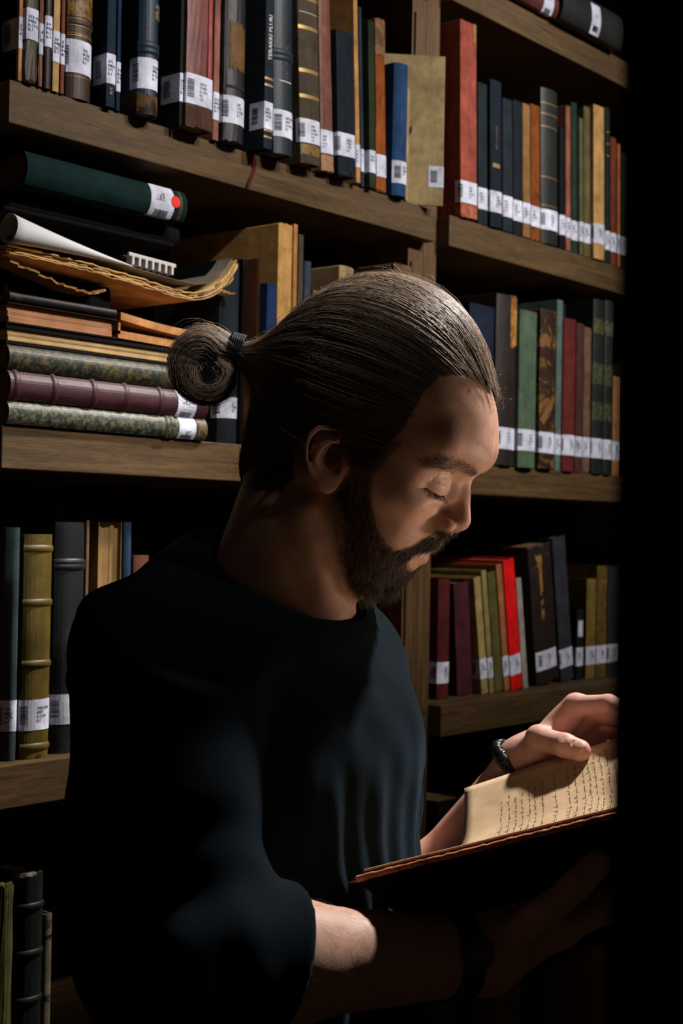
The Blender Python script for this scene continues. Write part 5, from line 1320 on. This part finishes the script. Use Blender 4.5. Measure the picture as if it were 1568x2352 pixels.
grow(BROW, 7500, lambda Q: np.full(len(Q), .0058), lambda Q: np.stack([np.full(len(Q), -.35), np.sign(Q[:, 1])*1.0, np.full(len(Q), .05)], 1), .12, .00009, ((.008, .006, .004), (.028, .018, .012)), 'eyebrows', 4, .12)
# lashes along the cast-down lid edge
S = []
for sd in (-1, 1):
    for k in range(90):
        vv = -.0125+.0285*nrg.random(); zz = lid_edge(vv); q = 1-(vv/.0190)**2-(zz/.0149)**2
        K = np.array([.0149*math.sqrt(max(q, .02)), vv, zz]); p = EC+EA@K
        l = .0058+.0034*nrg.random(); dd = EA@np.array([.62, vv*22, -.80])+nrg.normal(size=3)*.10; dd /= np.linalg.norm(dd)
        t = np.linspace(0, 1, 5)[:, None]; q_ = p-dd*.0008+dd*l*t+np.array([.45, 0, .35])*l*t*t*.5; q_[:, 1] *= sd; S.append(q_)
S = np.array(S); strand_part(S, np.tile(np.linspace(1, .3, 5)*.00016, (len(S), 1)), np.tile((.006, .005, .004), (len(S), 1)), person, 'eyelashes')
# fine hair on the lit forearm
ok = np.where((vr[:, 0] > -.04) & (vr[:, 0] < .07))[0]; i = ok[nrg.integers(0, len(ok), 420)]; nn = grad(forearm_r, vr[i]); Tn = np.array([.75, .0, -.65])+nrg.normal(size=(420, 3))*.35; Tn = Tn-nn*(Tn*nn).sum(1)[:, None]; Tn /= np.linalg.norm(Tn, axis=1)[:, None]
t = np.linspace(0, 1, 4)[None, :, None]; l = (.007+.009*nrg.random(420))[:, None, None]; S = vr[i][:, None]-nn[:, None]*.0004+l*(Tn[:, None]*t+nn[:, None]*(.4*t-.3*t*t))
strand_part(S, np.full(S.shape[:2], .000045), hair_col(420, (.05, .03, .02), (.16, .10, .06)), person, 'arm_hair', head=False)
# ------------------------------------------------------------------ the open book in the reader's hands
hb = tag(empty('open_book', tuple(v2w(V3(1000, 2010, 1.15)))), 'old open book with handwritten leaf held by the reader', 'book')
HB = np.array(hb.location)
SD = np.array([.925, -.245, .293]); SD /= np.linalg.norm(SD); LB = .285
E1 = V3(833, 2026, 1.10); G0 = V3(945, 2118, 1.215); gN = G0-E1
def hpart(name, Vv, F, mat, **kw):
    o = mesh_obj(name, v2w(np.array(Vv))-HB, [tuple(map(int, q)) for q in F], mat, hb, kw.get('smooth', False)); return o
nin = np.cross(SD, gN); nin /= np.linalg.norm(nin); nin = nin if nin[2] > 0 else -nin
def slab(name, p, e1, e2, th, nrm, mat, bev=False):
    c = [p, p+e1, p+e1+e2, p+e2]; v = c+[q+nrm*th for q in c]
    return hpart(name, v, [(0, 3, 2, 1), (4, 5, 6, 7), (0, 1, 5, 4), (1, 2, 6, 5), (2, 3, 7, 6), (3, 0, 4, 7)], mat)
gu = gN/np.linalg.norm(gN)
PAGEM, nt, b = new_mat('old_paper'); L = nt.links.new
tc = N(nt, 'ShaderNodeTexCoord'); n1 = N(nt, 'ShaderNodeTexNoise', inp={'Scale': 22.0, 'Detail': 6.0, 'Roughness': .65}); L(tc.outputs['Object'], n1.inputs[0])
r1 = ramp(nt, [(.3, (.50, .345, .20)), (.68, (.72, .53, .34))]); L(n1.outputs[0], r1.inputs[0]); L(r1.outputs[0], b.inputs['Base Color']); b.inputs['Roughness'].default_value = .9; b.inputs['Specular IOR Level'].default_value = .1
LEATH = cover_mat((52, 30, 26), 'leather', (30, 20, 18)); EDGE = cover_mat((205, 140, 112), 'patch', (150, 96, 76), 1.3); LEAVES = page_mat((118, 92, 58), 1.0, 2)
slab('near_board', E1-SD*.003-gu*.0035, SD*(LB+.006), gN+gu*.0035, .0030, nin, LEATH)
# worn turn-in along the fore edge of the near board
R = random.Random(4); n = 90
ec_ = np.array([E1-SD*.0036-gu*.0030+SD*(LB+.006)*k/n+nin*(.0022+.0006*R.random())-gu*.0007*R.random() for k in range(n+1)])
ev, ef = tubes(ec_[None], np.array([[.0021+.0007*R.random() for _ in range(n+1)]]), 8); hpart('worn_edge', ev, ef, EDGE, smooth=True)
tf_ = []; tv_ = []
for k in range(7):
    a = E1-SD*(.004+.001*k % .003)-gu*.003+nin*(.0005+.0004*k); tv_ += [a, a-SD*(.004+.004*R.random())+nin*(R.random()-.4)*.004, a+gu*.002]; tf_.append((3*k, 3*k+1, 3*k+2))
hpart('frayed_corner', tv_, tf_, EDGE)
# leaves on the near board, in gatherings
for k in range(5):
    p = E1+SD*(.001+R.random()*.0012)+gu*(.0012+R.random()*.0022)+nin*(.0033+k*.0013)
    slab('gathering', p, SD*(LB-.004), gN*.97, .00115, nin, LEAVES if k < 4 else PAGEM)
lc_ = np.array([E1+gu*.0022+SD*(.002+(LB-.006)*k/40)+nin*.0094 for k in range(41)])
ev, ef = tubes(lc_[None], np.full((1, 41), .0008), 6); hpart('leaf_highlight', ev, ef, PAGEM, smooth=True)  # thin paper tube added to give the top leaf its highlight
# far half: board and leaves lying flatter, rising away from the gutter
hF = np.array([.045, .160, .012]); nF = np.cross(SD, hF); nF /= np.linalg.norm(nF); nF = nF if nF[2] > 0 else -nF
slab('far_board', G0-SD*.003, SD*(LB+.006), hF*1.02, .0030, nF, LEATH)
for k in range(4):
    slab('gathering', G0+SD*(.001+.001*k)+nF*(.0033+k*.0019), SD*(LB-.004), hF*(.98-.01*k), .0017, nF, LEAVES if k < 3 else PAGEM)
vS = []; 
for k in range(9):
    t = k/8; q = G0+np.array([0, -.012+.024*t, -.004*math.sin(math.pi*t)]); vS += [q, q+SD*LB]
hpart('spine', vS, [(2*k, 2*k+1, 2*k+3, 2*k+2) for k in range(8)], LEATH)
# the leaf being turned
sec = np.array([G0+nF*.008, V3(1028, 2005, 1.285), V3(1052, 1962, 1.322), V3(1064, 1925, 1.352), V3(1067, 1870, 1.388), V3(1066, 1811, 1.426)])
ss = np.concatenate([[0], np.cumsum(np.linalg.norm(np.diff(sec, axis=0), axis=1))]); M_ = 28
SLF = np.array([.91, -.235, .352]); SLF /= np.linalg.norm(SLF)
def leaf_pt(v, L_):
    """v = distance from the outer edge of the leaf, L_ = distance along the book"""
    s = ss[-1]-v; p = np.array([np.interp(s, ss, sec[:, k]) for k in range(3)])
    bow = .004*math.sin(math.pi*min(1, max(0, L_/LB)))*(1-v/ss[-1])
    q = v/ss[-1]; return p+(SD*q+SLF*(1-q))*L_+np.array([0, -1., .2])*bow
lv = []; lf = []; NL = 30
for i in range(NL+1):
    for j in range(M_+1): lv.append(leaf_pt(ss[-1]*j/M_, LB*i/NL))
for i in range(NL):
    for j in range(M_): a = i*(M_+1)+j; lf.append((a, a+1, a+M_+2, a+M_+1))
leaf = hpart('turned_leaf', lv, lf, PAGEM, smooth=True); md = leaf.modifiers.new('t', 'SOLIDIFY'); md.thickness = .0004; md.offset = 0
# handwriting: columns of joined strokes running from the outer edge towards the gutter
def stroke(pts, w, acc):
    pts = np.array(pts)
    for k in range(len(pts)-1):
        a, b_ = pts[k], pts[k+1]; d = b_-a; n_ = np.array([-d[1], d[0]]); n_ = n_/(np.linalg.norm(n_)+1e-9)*w*(.6+.6*R.random())
        q = [a-n_, a+n_, b_+n_, b_-n_]; m = len(acc.v)
        acc.v += [leaf_pt(x_[0], x_[1])+nL*.00045 for x_ in q]; acc.f.append((m, m+1, m+2, m+3))
e1 = leaf_pt(.02, .10)-leaf_pt(.0, .10); nL = np.cross(e1, SD); nL /= np.linalg.norm(nL); nL = nL if nL[1] < 0 else -nL
W_ = Acc(); R = random.Random(21)
for L0, v0, v1 in [(.0375,.040,.10),(.0455,.034,.10),(.0525,.040,.11),(.0590,.036,.10),(.0660,.030,.10),(.0720,.032,.11),(.0795,.030,.11),(.0925,.024,.11),(.1060,.018,.11),(.1130,.020,.11),(.1210,.026,.11),(.1270,.016,.11),(.1330,.014,.11),(.1390,.016,.11),(.1460,.012,.11),(.1530,.012,.11),(.1600,.012,.11),(.1670,.012,.11),(.1750,.012,.11)]:
    v = v0
    while v < v1:
        word = .004+R.random()*.008; pts = []; k = 0; m = int(4+word*900)
        base = R.random()*.001
        for i in range(m):
            u = i/(m-1); pts.append((v+u*word, L0+base+.0011*math.sin(u*word*2600+R.random())*R.random()+.0006*(R.random()-.5)))
        stroke(pts, .00024, W_)
        for _ in range(R.randint(0, 3)):
            c = (v+R.random()*word, L0+R.choice((-1, 1))*(.0014+R.random()*.0008)); stroke([c, (c[0]+.0005, c[1]+.0003)], .0003, W_)
        if R.random() < .5:
            c = v+R.random()*word; stroke([(c, L0-.0024), (c+.0006, L0-.0008), (c+.0002, L0+.0004)], .00024, W_)
        v += word+.0012+R.random()*.0018
hpart('handwriting', W_.v, W_.f, plain('iron_gall_ink', (.055, .035, .022), .8, .1)).parent = leaf
